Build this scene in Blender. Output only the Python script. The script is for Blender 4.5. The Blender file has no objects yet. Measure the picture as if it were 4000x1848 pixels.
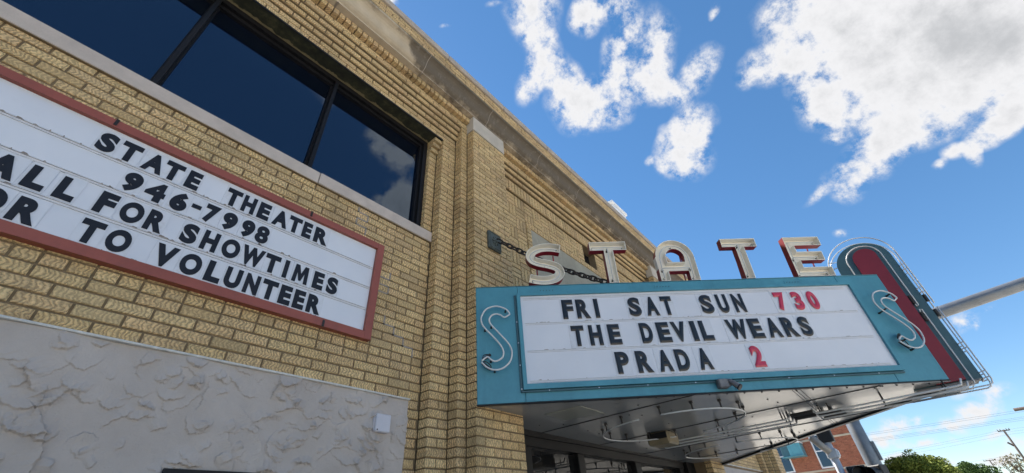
import bpy, bmesh, math, random
from mathutils import Vector, Matrix, geometry
random.seed(11)
scene = bpy.context.scene
COL = scene.collection
PI = math.pi

# ---------------------------------------------------------------- camera
CAM = Vector((0.0, -2.8, 1.6))
RIGHT = Vector((0.655387, -0.752649, -0.063137))
DOWN = Vector((0.416863, 0.430164, -0.800740))
FWD = Vector((0.629835, 0.498475, 0.595676))
cd = bpy.data.cameras.new('camera'); cam = bpy.data.objects.new('camera', cd); COL.objects.link(cam)
cam.matrix_world = Matrix.Translation(CAM) @ Matrix((RIGHT, -DOWN, -FWD)).transposed().to_4x4()
cd.sensor_width = 36.0; cd.lens = 14.36; cd.clip_start = 0.05; cd.clip_end = 2000
scene.camera = cam

# ---------------------------------------------------------------- sun, sky, exposure
SUN = Vector((0.15, 0.58, 0.80)).normalized()
SKY_STRENGTH = 0.083
CLOUD_WHITE = 0.365
scene.view_settings.view_transform = 'Standard'
scene.view_settings.look = 'None'
scene.view_settings.gamma = 1.0
scene.view_settings.use_curve_mapping = False
scene.view_settings.exposure = 1.32
sd = bpy.data.lights.new('sun', 'SUN'); sd.energy = 5.0; sd.angle = math.radians(0.53); sd.color = (1.0, 0.94, 0.86)
so = bpy.data.objects.new('sun', sd); COL.objects.link(so)
so.rotation_euler = SUN.to_track_quat('Z', 'Y').to_euler()

# cloud masses: direction, long axis, half sizes, weight
CLOUDS = [
    (0.5765,0.2092,0.7899,0.6557,-0.6953,-0.2944,0.0864,0.0594,1.55),
    (0.5009,0.2198,0.8372,0.8424,-0.3459,-0.4132,0.0868,0.0355,0.92),
    (0.3823,0.1951,0.9032,0.6382,-0.7626,-0.1054,0.0546,0.0647,0.98),
    (0.4484,0.2345,0.8625,0.7214,-0.6647,-0.1944,0.0343,0.0644,0.86),
    (0.471,0.2935,0.8319,0.801,-0.5373,-0.264,0.0264,0.0422,0.8),
    (0.4623,0.0725,0.8837,0.5771,-0.7813,-0.2378,0.0468,0.0285,0.75),
    (0.4511,0.116,0.8849,0.5935,-0.7795,-0.2004,0.0295,0.0392,1.03),
    (0.5254,0.0803,0.847,0.6449,-0.6869,-0.335,0.035,0.0916,0.92),
    (0.5783,0.0315,0.8152,0.3873,-0.8901,-0.2403,0.0421,0.0785,0.8),
    (0.6052,0.0939,0.7905,0.395,-0.8976,-0.1958,0.0773,0.0437,0.98),
    (0.6384,0.0556,0.7677,0.4721,-0.8161,-0.3334,0.0312,0.0319,0.8),
    (0.7414,0.0814,0.6661,0.4024,-0.8483,-0.3442,0.0562,0.0618,1.37),
    (0.7165,0.0413,0.6964,0.4056,-0.8368,-0.3677,0.0401,0.0436,0.88),
    (0.6511,-0.0186,0.7588,0.5342,-0.6989,-0.4756,0.03,0.0498,0.83),
    (0.6631,0.0375,0.7476,-0.0156,-0.9978,0.0638,0.0217,0.0497,0.64),
    (0.7557,0.115,0.6448,0.4058,-0.855,-0.3231,0.0369,0.0285,0.68),
    (0.5751,-0.0925,0.8128,0.649,-0.5532,-0.5222,0.0078,0.0177,0.7),
    (0.7227,0.1498,0.6748,0.4487,-0.8442,-0.2931,0.011,0.0115,0.6),
    (0.2653,0.3531,0.8972,0.7026,-0.7081,0.0709,0.0098,0.0059,0.6),
    (0.3123,0.2492,0.9167,0.6687,-0.7431,-0.0258,0.0217,0.0085,0.5),
    (0.1675,0.3916,0.9048,0.7173,-0.678,0.1607,0.0154,0.0116,0.9),
    (0.7038,-0.3336,0.6272,0.2458,-0.7139,-0.6556,0.1449,0.0904,2.2),
    (0.6552,-0.2146,0.7243,0.3557,-0.7583,-0.5464,0.0839,0.0608,1.4),
    (0.6954,-0.1459,0.7036,0.3433,-0.7928,-0.5036,0.0605,0.0423,1.25),
    (0.7453,-0.2186,0.6299,0.3663,-0.6551,-0.6608,0.0932,0.0743,1.7),
    (0.749,-0.3686,0.5506,0.156,-0.7096,-0.6871,0.0789,0.0754,2.2),
    (0.7969,-0.2587,0.5458,-0.3377,-0.94,0.0475,0.0741,0.0631,1.6),
    (0.8339,-0.194,0.5167,-0.3522,-0.9078,0.2278,0.057,0.0386,1.3),
    (0.8561,-0.1352,0.4988,-0.2814,-0.9315,0.2305,0.0373,0.027,1.15),
    (0.7767,-0.1634,0.6083,0.2414,-0.8147,-0.5272,0.0414,0.0379,1.15),
    (0.8545,-0.0898,0.5116,0.3618,-0.6037,-0.7103,0.0106,0.029,0.8),
    (0.8082,-0.157,0.5675,-0.0555,-0.9798,-0.192,0.0218,0.0144,0.8),
    (0.8233,-0.3185,0.4698,-0.4827,-0.8283,0.2844,0.0383,0.0235,1.25),
    (0.8069,-0.3479,0.4774,-0.5114,-0.8159,0.2698,0.0306,0.0246,1.3),
    (0.8469,-0.2929,0.4437,-0.2386,-0.9552,-0.1752,0.0107,0.0202,0.9),
    (0.8436,-0.2743,0.4616,0.2847,-0.5004,-0.8176,0.019,0.0137,0.7),
    (0.855,-0.2532,0.4527,-0.388,-0.8914,0.2342,0.0115,0.0099,0.7),
    (0.9006,-0.083,0.4267,0.0226,-0.9714,-0.2365,0.0152,0.0097,0.7),
    (0.6938,-0.0775,0.716,0.3743,-0.8106,-0.4504,0.0181,0.0197,0.6),
    (0.9565,-0.1592,0.2444,-0.1824,-0.9803,0.0754,0.0236,0.0154,0.95),
    (0.9571,-0.1735,0.2319,-0.0837,-0.9322,-0.352,0.0044,0.0105,0.6),
    (0.9493,-0.1936,0.2475,-0.1609,-0.976,-0.1466,0.0139,0.0039,0.5),
    (0.9812,-0.1395,0.1332,-0.1435,-0.9894,0.0204,0.0228,0.0094,0.8),
    (0.9862,-0.0881,0.1399,-0.0918,-0.9956,0.0207,0.0251,0.0098,0.65),
    (0.9928,-0.006,0.1195,0.0163,-0.9827,-0.1845,0.0227,0.014,0.95),
    (0.9917,-0.0337,0.1241,-0.0453,-0.9947,0.0921,0.0112,0.0057,0.8),
    (0.9932,-0.0524,0.1038,-0.0504,-0.9985,-0.0219,0.0342,0.0098,0.85),
    (0.9945,0.0165,0.1037,0.0337,-0.9855,-0.1662,0.0297,0.0163,0.85),
    (0.9876,-0.106,0.1156,-0.1259,-0.9754,0.1811,0.0302,0.0123,1.1),
    (0.9905,-0.1081,0.0847,-0.1108,-0.9935,0.0278,0.0189,0.007,0.8),
    (0.996,-0.0259,0.085,-0.0224,-0.9989,-0.0418,0.0347,0.0076,0.7),
    (0.9943,-0.0893,0.0588,-0.0902,-0.9958,0.0133,0.031,0.0091,0.95),
    (0.9895,-0.1265,0.0699,-0.1268,-0.9919,0.001,0.0161,0.0089,0.8),
    (0.9976,0.0101,0.068,0.0143,-0.998,-0.0621,0.0387,0.01,0.8),
    (0.9978,-0.0404,0.0519,-0.0376,-0.9978,-0.0544,0.0465,0.0095,0.8),
    (0.4163,-0.6399,0.646,0.4422,0.7632,0.4711,0.0783,0.0601,2.4),
    (0.3429,-0.5885,0.7322,0.9378,0.26,-0.2301,0.0687,0.0356,1.0),
    (0.3002,-0.5972,0.7438,0.9522,0.2342,-0.1962,0.0329,0.0233,0.7),
    (0.1581,-0.598,0.7857,0.984,0.1613,-0.0752,0.0287,0.0244,0.7),
]

# more of the same broken cumulus over the rest of the sky
rs = random.Random(5)
def in_view(d):
    z = d.dot(FWD)
    return z > 0.05 and abs(d.dot(RIGHT)/z) < 1.42 and abs(d.dot(DOWN)/z) < 0.75
def add_rest():
    out = []
    for k in range(13):
        for t in range(60):
            az = rs.uniform(0, 2*PI); el = rs.uniform(0.12, 1.2)
            c = Vector((math.cos(az)*math.cos(el), math.sin(az)*math.cos(el), math.sin(el)))
            m = Vector((c.x, -c.y, c.z))
            if in_view(c) or in_view(m): continue
            break
        else: continue
        a = c.cross(Vector((0, 0, 1))).normalized()
        for q in range(2):
            dd = (c + a*rs.uniform(-.12, .12) + Vector((0, 0, rs.uniform(-.05, .05)))).normalized()
            aa = dd.cross(Vector((0, 0, 1))).normalized()
            r = rs.uniform(.06, .17)
            out.append((dd.x, dd.y, dd.z, aa.x, aa.y, aa.z, r, r*rs.uniform(.4, .8), rs.uniform(.9, 1.5)))
    return out
CLOUDS += add_rest()

world = bpy.data.worlds.new('World'); scene.world = world; world.use_nodes = True
nt = world.node_tree; nt.nodes.clear()
def N(t, **kw):
    n = nt.nodes.new(t)
    for k, v in kw.items(): setattr(n, k, v)
    return n
LK = lambda a, b: nt.links.new(a, b)
tc = N('ShaderNodeTexCoord'); DIRV = tc.outputs['Generated']
sky = N('ShaderNodeTexSky', sky_type='NISHITA', sun_disc=False)
sky.sun_elevation = math.asin(SUN.z); sky.sun_rotation = math.atan2(SUN.x, SUN.y)
sky.altitude = 200; sky.air_density = 0.9; sky.dust_density = 0.02; sky.ozone_density = 3.0
def wnoise(scale, detail, rough=.55, off=0.0):
    mp = N('ShaderNodeMapping'); mp.inputs['Location'].default_value = (off, off*.7, off*.3)
    LK(DIRV, mp.inputs['Vector'])
    n = N('ShaderNodeTexNoise'); n.inputs['Scale'].default_value = scale; n.inputs['Detail'].default_value = detail
    n.inputs['Roughness'].default_value = rough
    LK(mp.outputs['Vector'], n.inputs['Vector']); return n
# domain warp so that the cloud outlines are ragged
wn = wnoise(11, 2)
sub = N('ShaderNodeVectorMath', operation='SUBTRACT'); LK(wn.outputs['Color'], sub.inputs[0]); sub.inputs[1].default_value = (.5, .5, .5)
scl = N('ShaderNodeVectorMath', operation='SCALE'); LK(sub.outputs[0], scl.inputs[0]); scl.inputs['Scale'].default_value = .055
addv = N('ShaderNodeVectorMath', operation='ADD'); LK(DIRV, addv.inputs[0]); LK(scl.outputs[0], addv.inputs[1])
n1 = wnoise(23, 7, .68); n2 = wnoise(8, 2, .5, 3.0)
m1 = N('ShaderNodeMath', operation='MULTIPLY_ADD'); LK(n1.outputs['Fac'], m1.inputs[0]); m1.inputs[1].default_value = 3.8; m1.inputs[2].default_value = -1.95
m2 = N('ShaderNodeMath', operation='MULTIPLY_ADD'); LK(n2.outputs['Fac'], m2.inputs[0]); m2.inputs[1].default_value = .7; m2.inputs[2].default_value = -.35
s1 = N('ShaderNodeMath', operation='ADD'); LK(m1.outputs[0], s1.inputs[0]); LK(m2.outputs[0], s1.inputs[1])
hs = N('ShaderNodeHueSaturation'); hs.inputs['Saturation'].default_value = 1.24; LK(sky.outputs[0], hs.inputs['Color'])
skm = N('ShaderNodeVectorMath', operation='SCALE'); LK(hs.outputs[0], skm.inputs[0]); skm.inputs['Scale'].default_value = SKY_STRENGTH
gm = N('ShaderNodeGamma'); gm.inputs['Gamma'].default_value = .84; LK(skm.outputs[0], gm.inputs['Color'])
skm2 = N('ShaderNodeVectorMath', operation='SCALE'); LK(gm.outputs[0], skm2.inputs[0]); skm2.inputs['Scale'].default_value = .78
def patch(cl):
    """background shader for a part of the sky that holds the cloud masses cl"""
    bg = N('ShaderNodeBackground'); bg.inputs['Strength'].default_value = 1.0
    if not cl: LK(skm2.outputs[0], bg.inputs['Color']); return bg.outputs[0]
    acc = None
    for (cx, cy, cz, ax, ay, az, ra, rb, w) in cl:
        c = Vector((cx, cy, cz)).normalized(); a = Vector((ax, ay, az)).normalized(); b = c.cross(a)
        mp = N('ShaderNodeMapping', vector_type='TEXTURE')
        mp.inputs['Location'].default_value = c
        mp.inputs['Rotation'].default_value = Matrix((a, b, c)).transposed().to_euler('XYZ')
        mp.inputs['Scale'].default_value = (ra*GROW, rb*GROW, .6)
        LK(addv.outputs[0], mp.inputs['Vector'])
        ln = N('ShaderNodeVectorMath', operation='LENGTH'); LK(mp.outputs[0], ln.inputs[0])
        mr = N('ShaderNodeMapRange'); mr.inputs['From Min'].default_value = 1.0; mr.inputs['From Max'].default_value = 0.0
        mr.inputs['To Min'].default_value = 0.0; mr.inputs['To Max'].default_value = w
        LK(ln.outputs['Value'], mr.inputs['Value'])
        if acc is None: acc = mr.outputs[0]
        else:
            mx = N('ShaderNodeMath', operation='ADD'); LK(acc, mx.inputs[0]); LK(mr.outputs[0], mx.inputs[1]); acc = mx.outputs[0]
    # noise only eats into and frays the cloud masses, never the open blue
    gate = N('ShaderNodeMapRange'); LK(acc, gate.inputs['Value']); gate.inputs['From Max'].default_value = .5
    gn = N('ShaderNodeMath', operation='MULTIPLY'); LK(s1.outputs[0], gn.inputs[0]); LK(gate.outputs[0], gn.inputs[1])
    dens = N('ShaderNodeMath', operation='ADD'); LK(acc, dens.inputs[0]); LK(gn.outputs[0], dens.inputs[1])
    cover = N('ShaderNodeMapRange', interpolation_type='SMOOTHSTEP'); LK(dens.outputs[0], cover.inputs['Value'])
    cover.inputs['From Min'].default_value = -.08; cover.inputs['From Max'].default_value = 1.0
    core = N('ShaderNodeMapRange', interpolation_type='SMOOTHSTEP'); LK(dens.outputs[0], core.inputs['Value'])
    core.inputs['From Min'].default_value = .7; core.inputs['From Max'].default_value = 3.4
    ccol = N('ShaderNodeMixRGB'); LK(core.outputs[0], ccol.inputs['Fac'])
    ccol.inputs['Color1'].default_value = (CLOUD_WHITE, CLOUD_WHITE*1.0, CLOUD_WHITE*1.02, 1)
    ccol.inputs['Color2'].default_value = (CLOUD_WHITE*.62, CLOUD_WHITE*.635, CLOUD_WHITE*.66, 1)
    mixc = N('ShaderNodeMixRGB'); LK(cover.outputs[0], mixc.inputs['Fac']); LK(skm2.outputs[0], mixc.inputs['Color1']); LK(ccol.outputs[0], mixc.inputs['Color2'])
    LK(mixc.outputs[0], bg.inputs['Color']); return bg.outputs[0]
GROW = 1.25
def split_sky(cl, depth=0):
    """halve the sky by planes until each part holds few cloud masses (cheap to render)"""
    if len(cl) <= 6 or depth > 5: return patch(cl)
    best = None
    for t in range(60):
        n = Vector((rs.gauss(0, 1), rs.gauss(0, 1), rs.gauss(0, 1))).normalized()
        pos = []; neg = []
        for q in cl:
            s_ = Vector(q[:3]).normalized().dot(n); r = math.sin(min(1.4, GROW*max(q[6], q[7])+.10))
            if s_ > -r: pos.append(q)
            if s_ < r: neg.append(q)
        sc = max(len(pos), len(neg)) + .3*(len(pos)+len(neg))
        if best is None or sc < best[0]: best = (sc, n, pos, neg)
    sc, n, pos, neg = best
    if max(len(pos), len(neg)) >= len(cl): return patch(cl)
    dt = N('ShaderNodeVectorMath', operation='DOT_PRODUCT'); LK(DIRV, dt.inputs[0]); dt.inputs[1].default_value = n
    gt = N('ShaderNodeMath', operation='GREATER_THAN'); LK(dt.outputs['Value'], gt.inputs[0]); gt.inputs[1].default_value = 0.0
    mx = N('ShaderNodeMixShader'); LK(gt.outputs[0], mx.inputs[0])
    LK(split_sky(neg, depth+1), mx.inputs[1]); LK(split_sky(pos, depth+1), mx.inputs[2])
    return mx.outputs[0]
SKY_OUT = split_sky(CLOUDS)
wo = N('ShaderNodeOutputWorld'); LK(SKY_OUT, wo.inputs['Surface'])

# ---------------------------------------------------------------- helpers
def proj(p):
    v = Vector(p) - CAM; z = v.dot(FWD)
    if z < .05: return None
    f = 14.36/36*4000
    return (2000 + f*v.dot(RIGHT)/z, 924 + f*v.dot(DOWN)/z)

class MB:
    """collects faces; build() links them as one mesh object"""
    def __init__(s): s.v = []; s.f = []; s.rnd = []
    def face(s, pts, r=0.0):
        i = len(s.v); s.v += [tuple(p) for p in pts]; s.f.append(tuple(range(i, i+len(pts)))); s.rnd.append(r)
    def mesh(s, vs, fs, r=0.0):
        i = len(s.v); s.v += [tuple(p) for p in vs]
        for f in fs: s.f.append(tuple(i+k for k in f)); s.rnd.append(r)
    def box(s, x0, x1, y0, y1, z0, z1, M=None, r=0.0):
        vs = [Vector((x, y, z)) for z in (z0, z1) for y in (y0, y1) for x in (x0, x1)]
        if M is not None: vs = [M @ v for v in vs]
        s.mesh(vs, [(0, 2, 3, 1), (4, 5, 7, 6), (0, 1, 5, 4), (2, 6, 7, 3), (0, 4, 6, 2), (1, 3, 7, 5)], r)
    def cbox(s, x0, x1, y0, y1, z0, z1, c=.006, M=None):
        """box with chamfered edges"""
        xs = (x0, x1); ys = (y0, y1); zs = (z0, z1); bm = bmesh.new()
        vs = {}
        for i in (0, 1):
            for j in (0, 1):
                for k in (0, 1): vs[i, j, k] = bm.verts.new((xs[i], ys[j], zs[k]))
        for f in (((0,0,0),(0,1,0),(1,1,0),(1,0,0)), ((0,0,1),(1,0,1),(1,1,1),(0,1,1)), ((0,0,0),(1,0,0),(1,0,1),(0,0,1)),
                  ((0,1,0),(0,1,1),(1,1,1),(1,1,0)), ((0,0,0),(0,0,1),(0,1,1),(0,1,0)), ((1,0,0),(1,1,0),(1,1,1),(1,0,1))):
            bm.faces.new([vs[q] for q in f])
        bmesh.ops.bevel(bm, geom=bm.edges[:], offset=c, segments=1, affect='EDGES', clamp_overlap=True)
        s.bm(bm, M)
    def bm(s, bm, M=None):
        bm.verts.index_update()
        s.mesh([(M @ v.co) if M is not None else v.co.copy() for v in bm.verts], [tuple(v.index for v in f.verts) for f in bm.faces]); bm.free()
    def tube(s, pts, r, n=8, closed=False, caps=True):
        pts = [Vector(p) for p in pts]; m = len(pts); rings = []
        rr = r if isinstance(r, (list, tuple)) else [r]*m
        up = None
        for i in range(m):
            a = pts[(i-1) % m] if (closed or i) else pts[0]; b = pts[(i+1) % m] if (closed or i < m-1) else pts[-1]
            t = (b-a).normalized() if (b-a).length > 1e-9 else Vector((0, 0, 1))
            if up is None:
                up = t.orthogonal().normalized()
            up = (up - t*up.dot(t)); up = up.normalized() if up.length > 1e-6 else t.orthogonal().normalized()
            w = t.cross(up)
            rings.append([pts[i] + (up*math.cos(2*PI*k/n) + w*math.sin(2*PI*k/n))*rr[i] for k in range(n)])
        base = len(s.v)
        for R_ in rings: s.v += [tuple(p) for p in R_]
        for i in range(m if closed else m-1):
            j = (i+1) % m
            for k in range(n):
                s.f.append((base+i*n+k, base+i*n+(k+1) % n, base+j*n+(k+1) % n, base+j*n+k)); s.rnd.append(0.0)
        if caps and not closed:
            s.f.append(tuple(base+k for k in reversed(range(n)))); s.rnd.append(0.0)
            s.f.append(tuple(base+(m-1)*n+k for k in range(n))); s.rnd.append(0.0)
    def extrude_x(s, prof, x0, x1):
        """closed (y,z) profile swept along x"""
        n = len(prof); a = [(x0, y, z) for y, z in prof]; b = [(x1, y, z) for y, z in prof]
        s.mesh(a+b, [(i, (i+1) % n, n+(i+1) % n, n+i) for i in range(n)])
        tris = geometry.tessellate_polygon([[Vector((0, y, z)) for y, z in prof]])
        s.mesh(a, [t for t in tris]); s.mesh(b, [t[::-1] for t in tris])
    def build(s, name, mat, parent=None, smooth=False, attr=False, fixn=True):
        me = bpy.data.meshes.new(name); me.from_pydata(s.v, [], s.f)
        if fixn:
            bm = bmesh.new(); bm.from_mesh(me); bmesh.ops.recalc_face_normals(bm, faces=bm.faces[:]); bm.to_mesh(me); bm.free()
        me.materials.append(M_[mat])
        if smooth: me.polygons.foreach_set('use_smooth', [True]*len(me.polygons))
        if attr:
            at = me.attributes.new('rnd', 'FLOAT', 'FACE'); at.data.foreach_set('value', s.rnd)
        me.update()
        return link(name, me, parent)
def build_each(b, name, mat, parent, smooth=False):
    """every separate piece in b becomes a part of its own"""
    par = list(range(len(b.v)))
    def find(i):
        while par[i] != i: par[i] = par[par[i]]; i = par[i]
        return i
    for f in b.f:
        r = find(f[0])
        for k in f[1:]: par[find(k)] = r
    groups = {}
    for f in b.f: groups.setdefault(find(f[0]), []).append(f)
    for fs in groups.values():
        ids = sorted({k for f in fs for k in f}); ix = {k: n for n, k in enumerate(ids)}
        q = MB(); q.mesh([b.v[k] for k in ids], [tuple(ix[k] for k in f) for f in fs]); q.build(name, mat, parent, smooth)
def link(name, me, parent=None):
    o = bpy.data.objects.new(name, me); COL.objects.link(o)
    if parent is not None:
        o.parent = parent
        if parent.name in ROOTS: o.location = -ROOTS[parent.name]
    return o
def thing(name, label, cat, loc=(0, 0, 0), group=None):
    """an Empty at the thing's base; parts are parented so that their world coordinates stay"""
    o = bpy.data.objects.new(name, None); COL.objects.link(o); o.location = loc; o.empty_display_size = .1
    o['label'] = label; o['category'] = cat
    if group: o['group'] = group
    ROOTS[o.name] = Vector(loc)
    return o
ROOTS = {}
def tag(o, label, cat, group=None):
    o['label'] = label; o['category'] = cat
    if group: o['group'] = group
    return o
def kind(o, k): o['kind'] = k; return o
def smoothpath(pts, n=8, closed=False):
    P = [Vector(p) for p in pts]; m = len(P); out = []
    for i in range(m if closed else m-1):
        g = (lambda k: P[k % m]) if closed else (lambda k: P[min(max(k, 0), m-1)])
        a, b, c, d = g(i-1), g(i), g(i+1), g(i+2)
        for k in range(n):
            t = k/n
            out.append(.5*((2*b) + (c-a)*t + (2*a-5*b+4*c-d)*t*t + (3*b-a-3*c+d)*t**3))
    if not closed: out.append(P[-1])
    return out

# ---------------------------------------------------------------- materials
M_ = {}
class Mat:
    def __init__(s, name, base=(.5, .5, .5), rough=.6, metal=0.0, spec=.5, coat=0.0):
        s.m = bpy.data.materials.new(name); s.m.use_nodes = True; s.t = s.m.node_tree
        s.b = s.t.nodes['Principled BSDF']; M_[name] = s.m
        s.set('Base Color', (*base, 1)); s.set('Roughness', rough); s.set('Metallic', metal); s.set('Specular IOR Level', spec); s.set('Coat Weight', coat)
        s._pos = None
    def set(s, k, v): s.b.inputs[k].default_value = v
    def n(s, t, **kw):
        x = s.t.nodes.new(t)
        for k, v in kw.items(): setattr(x, k, v)
        return x
    def l(s, a, b): s.t.links.new(a, b)
    def pos(s):
        if s._pos is None: s._pos = s.n('ShaderNodeNewGeometry').outputs['Position']
        return s._pos
    def noise(s, scale, detail=4, rough=.55, vec=None, stretch=None):
        x = s.n('ShaderNodeTexNoise'); x.inputs['Scale'].default_value = scale; x.inputs['Detail'].default_value = detail; x.inputs['Roughness'].default_value = rough
        v = vec or s.pos()
        if stretch:
            mp = s.n('ShaderNodeVectorMath', operation='MULTIPLY'); s.l(v, mp.inputs[0]); mp.inputs[1].default_value = stretch; v = mp.outputs[0]
        s.l(v, x.inputs['Vector']); return x.outputs['Fac']
    def math(s, op, a, b=None, c=None):
        x = s.n('ShaderNodeMath', operation=op)
        for i, q in enumerate((a, b, c)):
            if q is None: continue
            if isinstance(q, (int, float)): x.inputs[i].default_value = q
            else: s.l(q, x.inputs[i])
        return x.outputs[0]
    def ramp(s, fac, stops):
        x = s.n('ShaderNodeValToRGB'); s.l(fac, x.inputs['Fac']); e = x.color_ramp.elements
        while len(e) < len(stops): e.new(.5)
        for i, (p, c) in enumerate(stops):
            e[i].position = p; e[i].color = (*c, 1) if not isinstance(c, (int, float)) else (c, c, c, 1)
        return x.outputs['Color']
    def mix(s, fac, a, b, blend='MIX'):
        x = s.n('ShaderNodeMixRGB', blend_type=blend)
        for i, q in ((0, fac), (1, a), (2, b)):
            if isinstance(q, (int, float)): x.inputs[i].default_value = q
            elif isinstance(q, tuple): x.inputs[i].default_value = (*q, 1)
            else: s.l(q, x.inputs[i])
        return x.outputs[0]
    def color(s, c): s.l(c, s.b.inputs['Base Color']); return s
    def rough(s, c): s.l(c, s.b.inputs['Roughness']); return s
    def bump(s, h, strength=.3, dist=.004):
        x = s.n('ShaderNodeBump'); x.inputs['Strength'].default_value = strength; x.inputs['Distance'].default_value = dist
        s.l(h, x.inputs['Height']); s.l(x.outputs[0], s.b.inputs['Normal']); return s
    def sep(s):
        x = s.n('ShaderNodeSeparateXYZ'); s.l(s.pos(), x.inputs[0]); return x.outputs
    def mottled(s, base, amount=.25, scale=6, dirt=None, dirtscale=3):
        """uneven paint or metal: large soft blotches, fine speckle, optional dirt"""
        a = s.noise(scale, 6, .6); b = s.noise(scale*14, 3)
        f = s.math('ADD', s.math('MULTIPLY', a, .75), s.math('MULTIPLY', b, .25))
        lo = tuple(x*(1-amount) for x in base); hi = tuple(min(1, x*(1+amount*.55)) for x in base)
        c = s.ramp(f, [(.32, lo), (.68, hi)])
        if dirt:
            d = s.noise(dirtscale, 8, .68); c = s.mix(s.math('MULTIPLY', s.ramp(d, [(.56, 0.0), (.74, 1.0)]), .6), c, dirt)
        return s.color(c)

def teal_streak(m):
    """rain streaks, rubbed edges and small chips in old sign paint"""
    col = m.b.inputs['Base Color'].links[0].from_socket
    st = m.ramp(m.noise(7, 7, .66, stretch=(1, 1, .10)), [(.52, 0.0), (.78, .55)])
    ch = m.ramp(m.noise(75, 4, .6), [(.70, 0.0), (.76, .7)])
    c = m.mix(st, col, (.04, .15, .20)); c = m.mix(ch, c, (.10, .085, .07)); m.color(c)
def brick_mat(name, stops, far=False, zig=True):
    m = Mat(name, rough=.62, spec=.35)
    at = m.n('ShaderNodeAttribute', attribute_name='rnd'); oi = m.n('ShaderNodeObjectInfo')
    rnd = m.math('FRACT', m.math('ADD', at.outputs['Fac'], oi.outputs['Random']))
    r2 = m.math('FRACT', m.math('MULTIPLY', rnd, 17.31)); r3 = m.math('FRACT', m.math('MULTIPLY', rnd, 71.7))
    x, y, z = m.sep()
    u = m.math('ADD', x, m.math('MULTIPLY', y, .83))
    nz = m.noise(26, 3); nf = m.noise(160, 4, .6)
    tri = m.math('PINGPONG', m.math('ADD', m.math('MULTIPLY', z, 40.0), m.math('MULTIPLY', r2, 5)), 1.0)
    nb = m.noise(48, 2)
    fr = m.math('MULTIPLY_ADD', r3, 16.0, 38.0)
    ph = m.math('ADD', m.math('MULTIPLY', u, fr), m.math('ADD', m.math('MULTIPLY', tri, .62), m.math('ADD', m.math('MULTIPLY', nz, 1.9), m.math('MULTIPLY', nb, .8))))
    w = m.math('MULTIPLY_ADD', m.math('SINE', m.math('MULTIPLY', ph, 2*PI)), .5, .5)
    brk = m.ramp(m.noise(52, 3), [(.36, .15), (.56, 1.0)])
    h = m.math('MULTIPLY', w, brk)
    plain = m.ramp(r2, [(.0, 1.0), (.80, .85), (.88, .25)])      # some bricks are nearly smooth
    h = m.math('ADD', m.math('MULTIPLY', h, plain), m.math('MULTIPLY', nf, .5))
    c = m.ramp(rnd, stops)
    tone = m.ramp(h, [(.16, .36), (.46, .88), (.95, 1.28)])
    c = m.mix(.85, c, tone, 'MULTIPLY')
    grime = m.ramp(m.noise(2.2, 7, .66), [(.50, 1.0), (.74, .55)])
    c = m.mix(.8, c, grime, 'MULTIPLY')
    c = m.mix(m.ramp(m.noise(5.0, 5, .6), [(.60, 0.0), (.80, .35)]), c, (.30, .22, .19))
    m.color(c); m.bump(h, 1.0, .006)
    return m
brick_mat('brick', [(0.0, (.63, .43, .205)), (.15, (.71, .50, .245)), (.3, (.66, .465, .23)), (.45, (.75, .54, .275)), (.6, (.58, .40, .20)), (.8, (.70, .475, .24)), (1.0, (.64, .45, .235))])
brick_mat('red_brick', [(0.0, (.34, .12, .07)), (.3, (.40, .15, .085)), (.6, (.32, .105, .065)), (1.0, (.43, .17, .10))])
m = Mat('mortar', rough=.9); c = m.ramp(m.noise(9, 6), [(.3, (.155, .11, .062)), (.7, (.225, .16, .092))]); m.color(c); m.bump(m.noise(180, 4), .4, .003)
m = Mat('mortar_repair', rough=.9).mottled((.33, .285, .25), .25, 30); m.bump(m.noise(150, 4), .4, .003)
def stone(name, base, dirt=None, amt=0, sc=2.5):
    m = Mat(name, rough=.8, spec=.3)
    a = m.noise(7, 7, .62); b = m.noise(220, 3)
    c = m.ramp(m.math('ADD', m.math('MULTIPLY', a, .7), m.math('MULTIPLY', b, .3)), [(.3, tuple(x*.80 for x in base)), (.7, tuple(min(1, x*1.12) for x in base))])
    m.bump(m.math('ADD', b, m.math('MULTIPLY', a, 2)), .25, .003)
    m._c = c; m.color(c); return m
stone('sill_stone', (.52, .44, .385))
stone('cap_stone', (.50, .44, .37))
stone('coping', (.42, .36, .31))
m = stone('panel_stone', (.36, .33, .26)); m.color(m.mix(m.ramp(m.noise(3, 8, .7, stretch=(1, 1, .25)), [(.5, 0.0), (.75, .5)]), m._c, (.22, .20, .16)))
# cornice: pale limestone with black weather crust that starts under the lip in long ragged patches
m = stone('cornice', (.50, .41, .30))
x, y, z = m.sep()
big = m.ramp(m.math('ADD', m.math('MULTIPLY', x, .08), m.math('MULTIPLY', m.noise(.9, 3, .5, stretch=(1, 0, 0)), .25)), [(.225, 0.0), (.262, 1.0)])
rag = m.noise(5, 9, .68, stretch=(1, 1, .5)); fine = m.noise(26, 7, .7)
hgt = m.math('MULTIPLY', m.math('SUBTRACT', z, 6.27), 5.2)
d = m.math('ADD', hgt, m.math('ADD', m.math('MULTIPLY_ADD', rag, 1.5, -.85), m.math('MULTIPLY_ADD', fine, .5, -.25)))
d = m.math('ADD', d, m.math('MULTIPLY_ADD', big, 1.25, -.62))
crust = m.ramp(d, [(.12, 0.0), (.55, .82)])
streak = m.ramp(m.noise(16, 6, .7, stretch=(1, 1, .35)), [(.55, 0.0), (.72, .55)])
c = m.mix(crust, m._c, (.055, .042, .032)); c = m.mix(m.math('MULTIPLY', streak, crust), c, (.30, .27, .235)); m.color(c)
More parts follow.
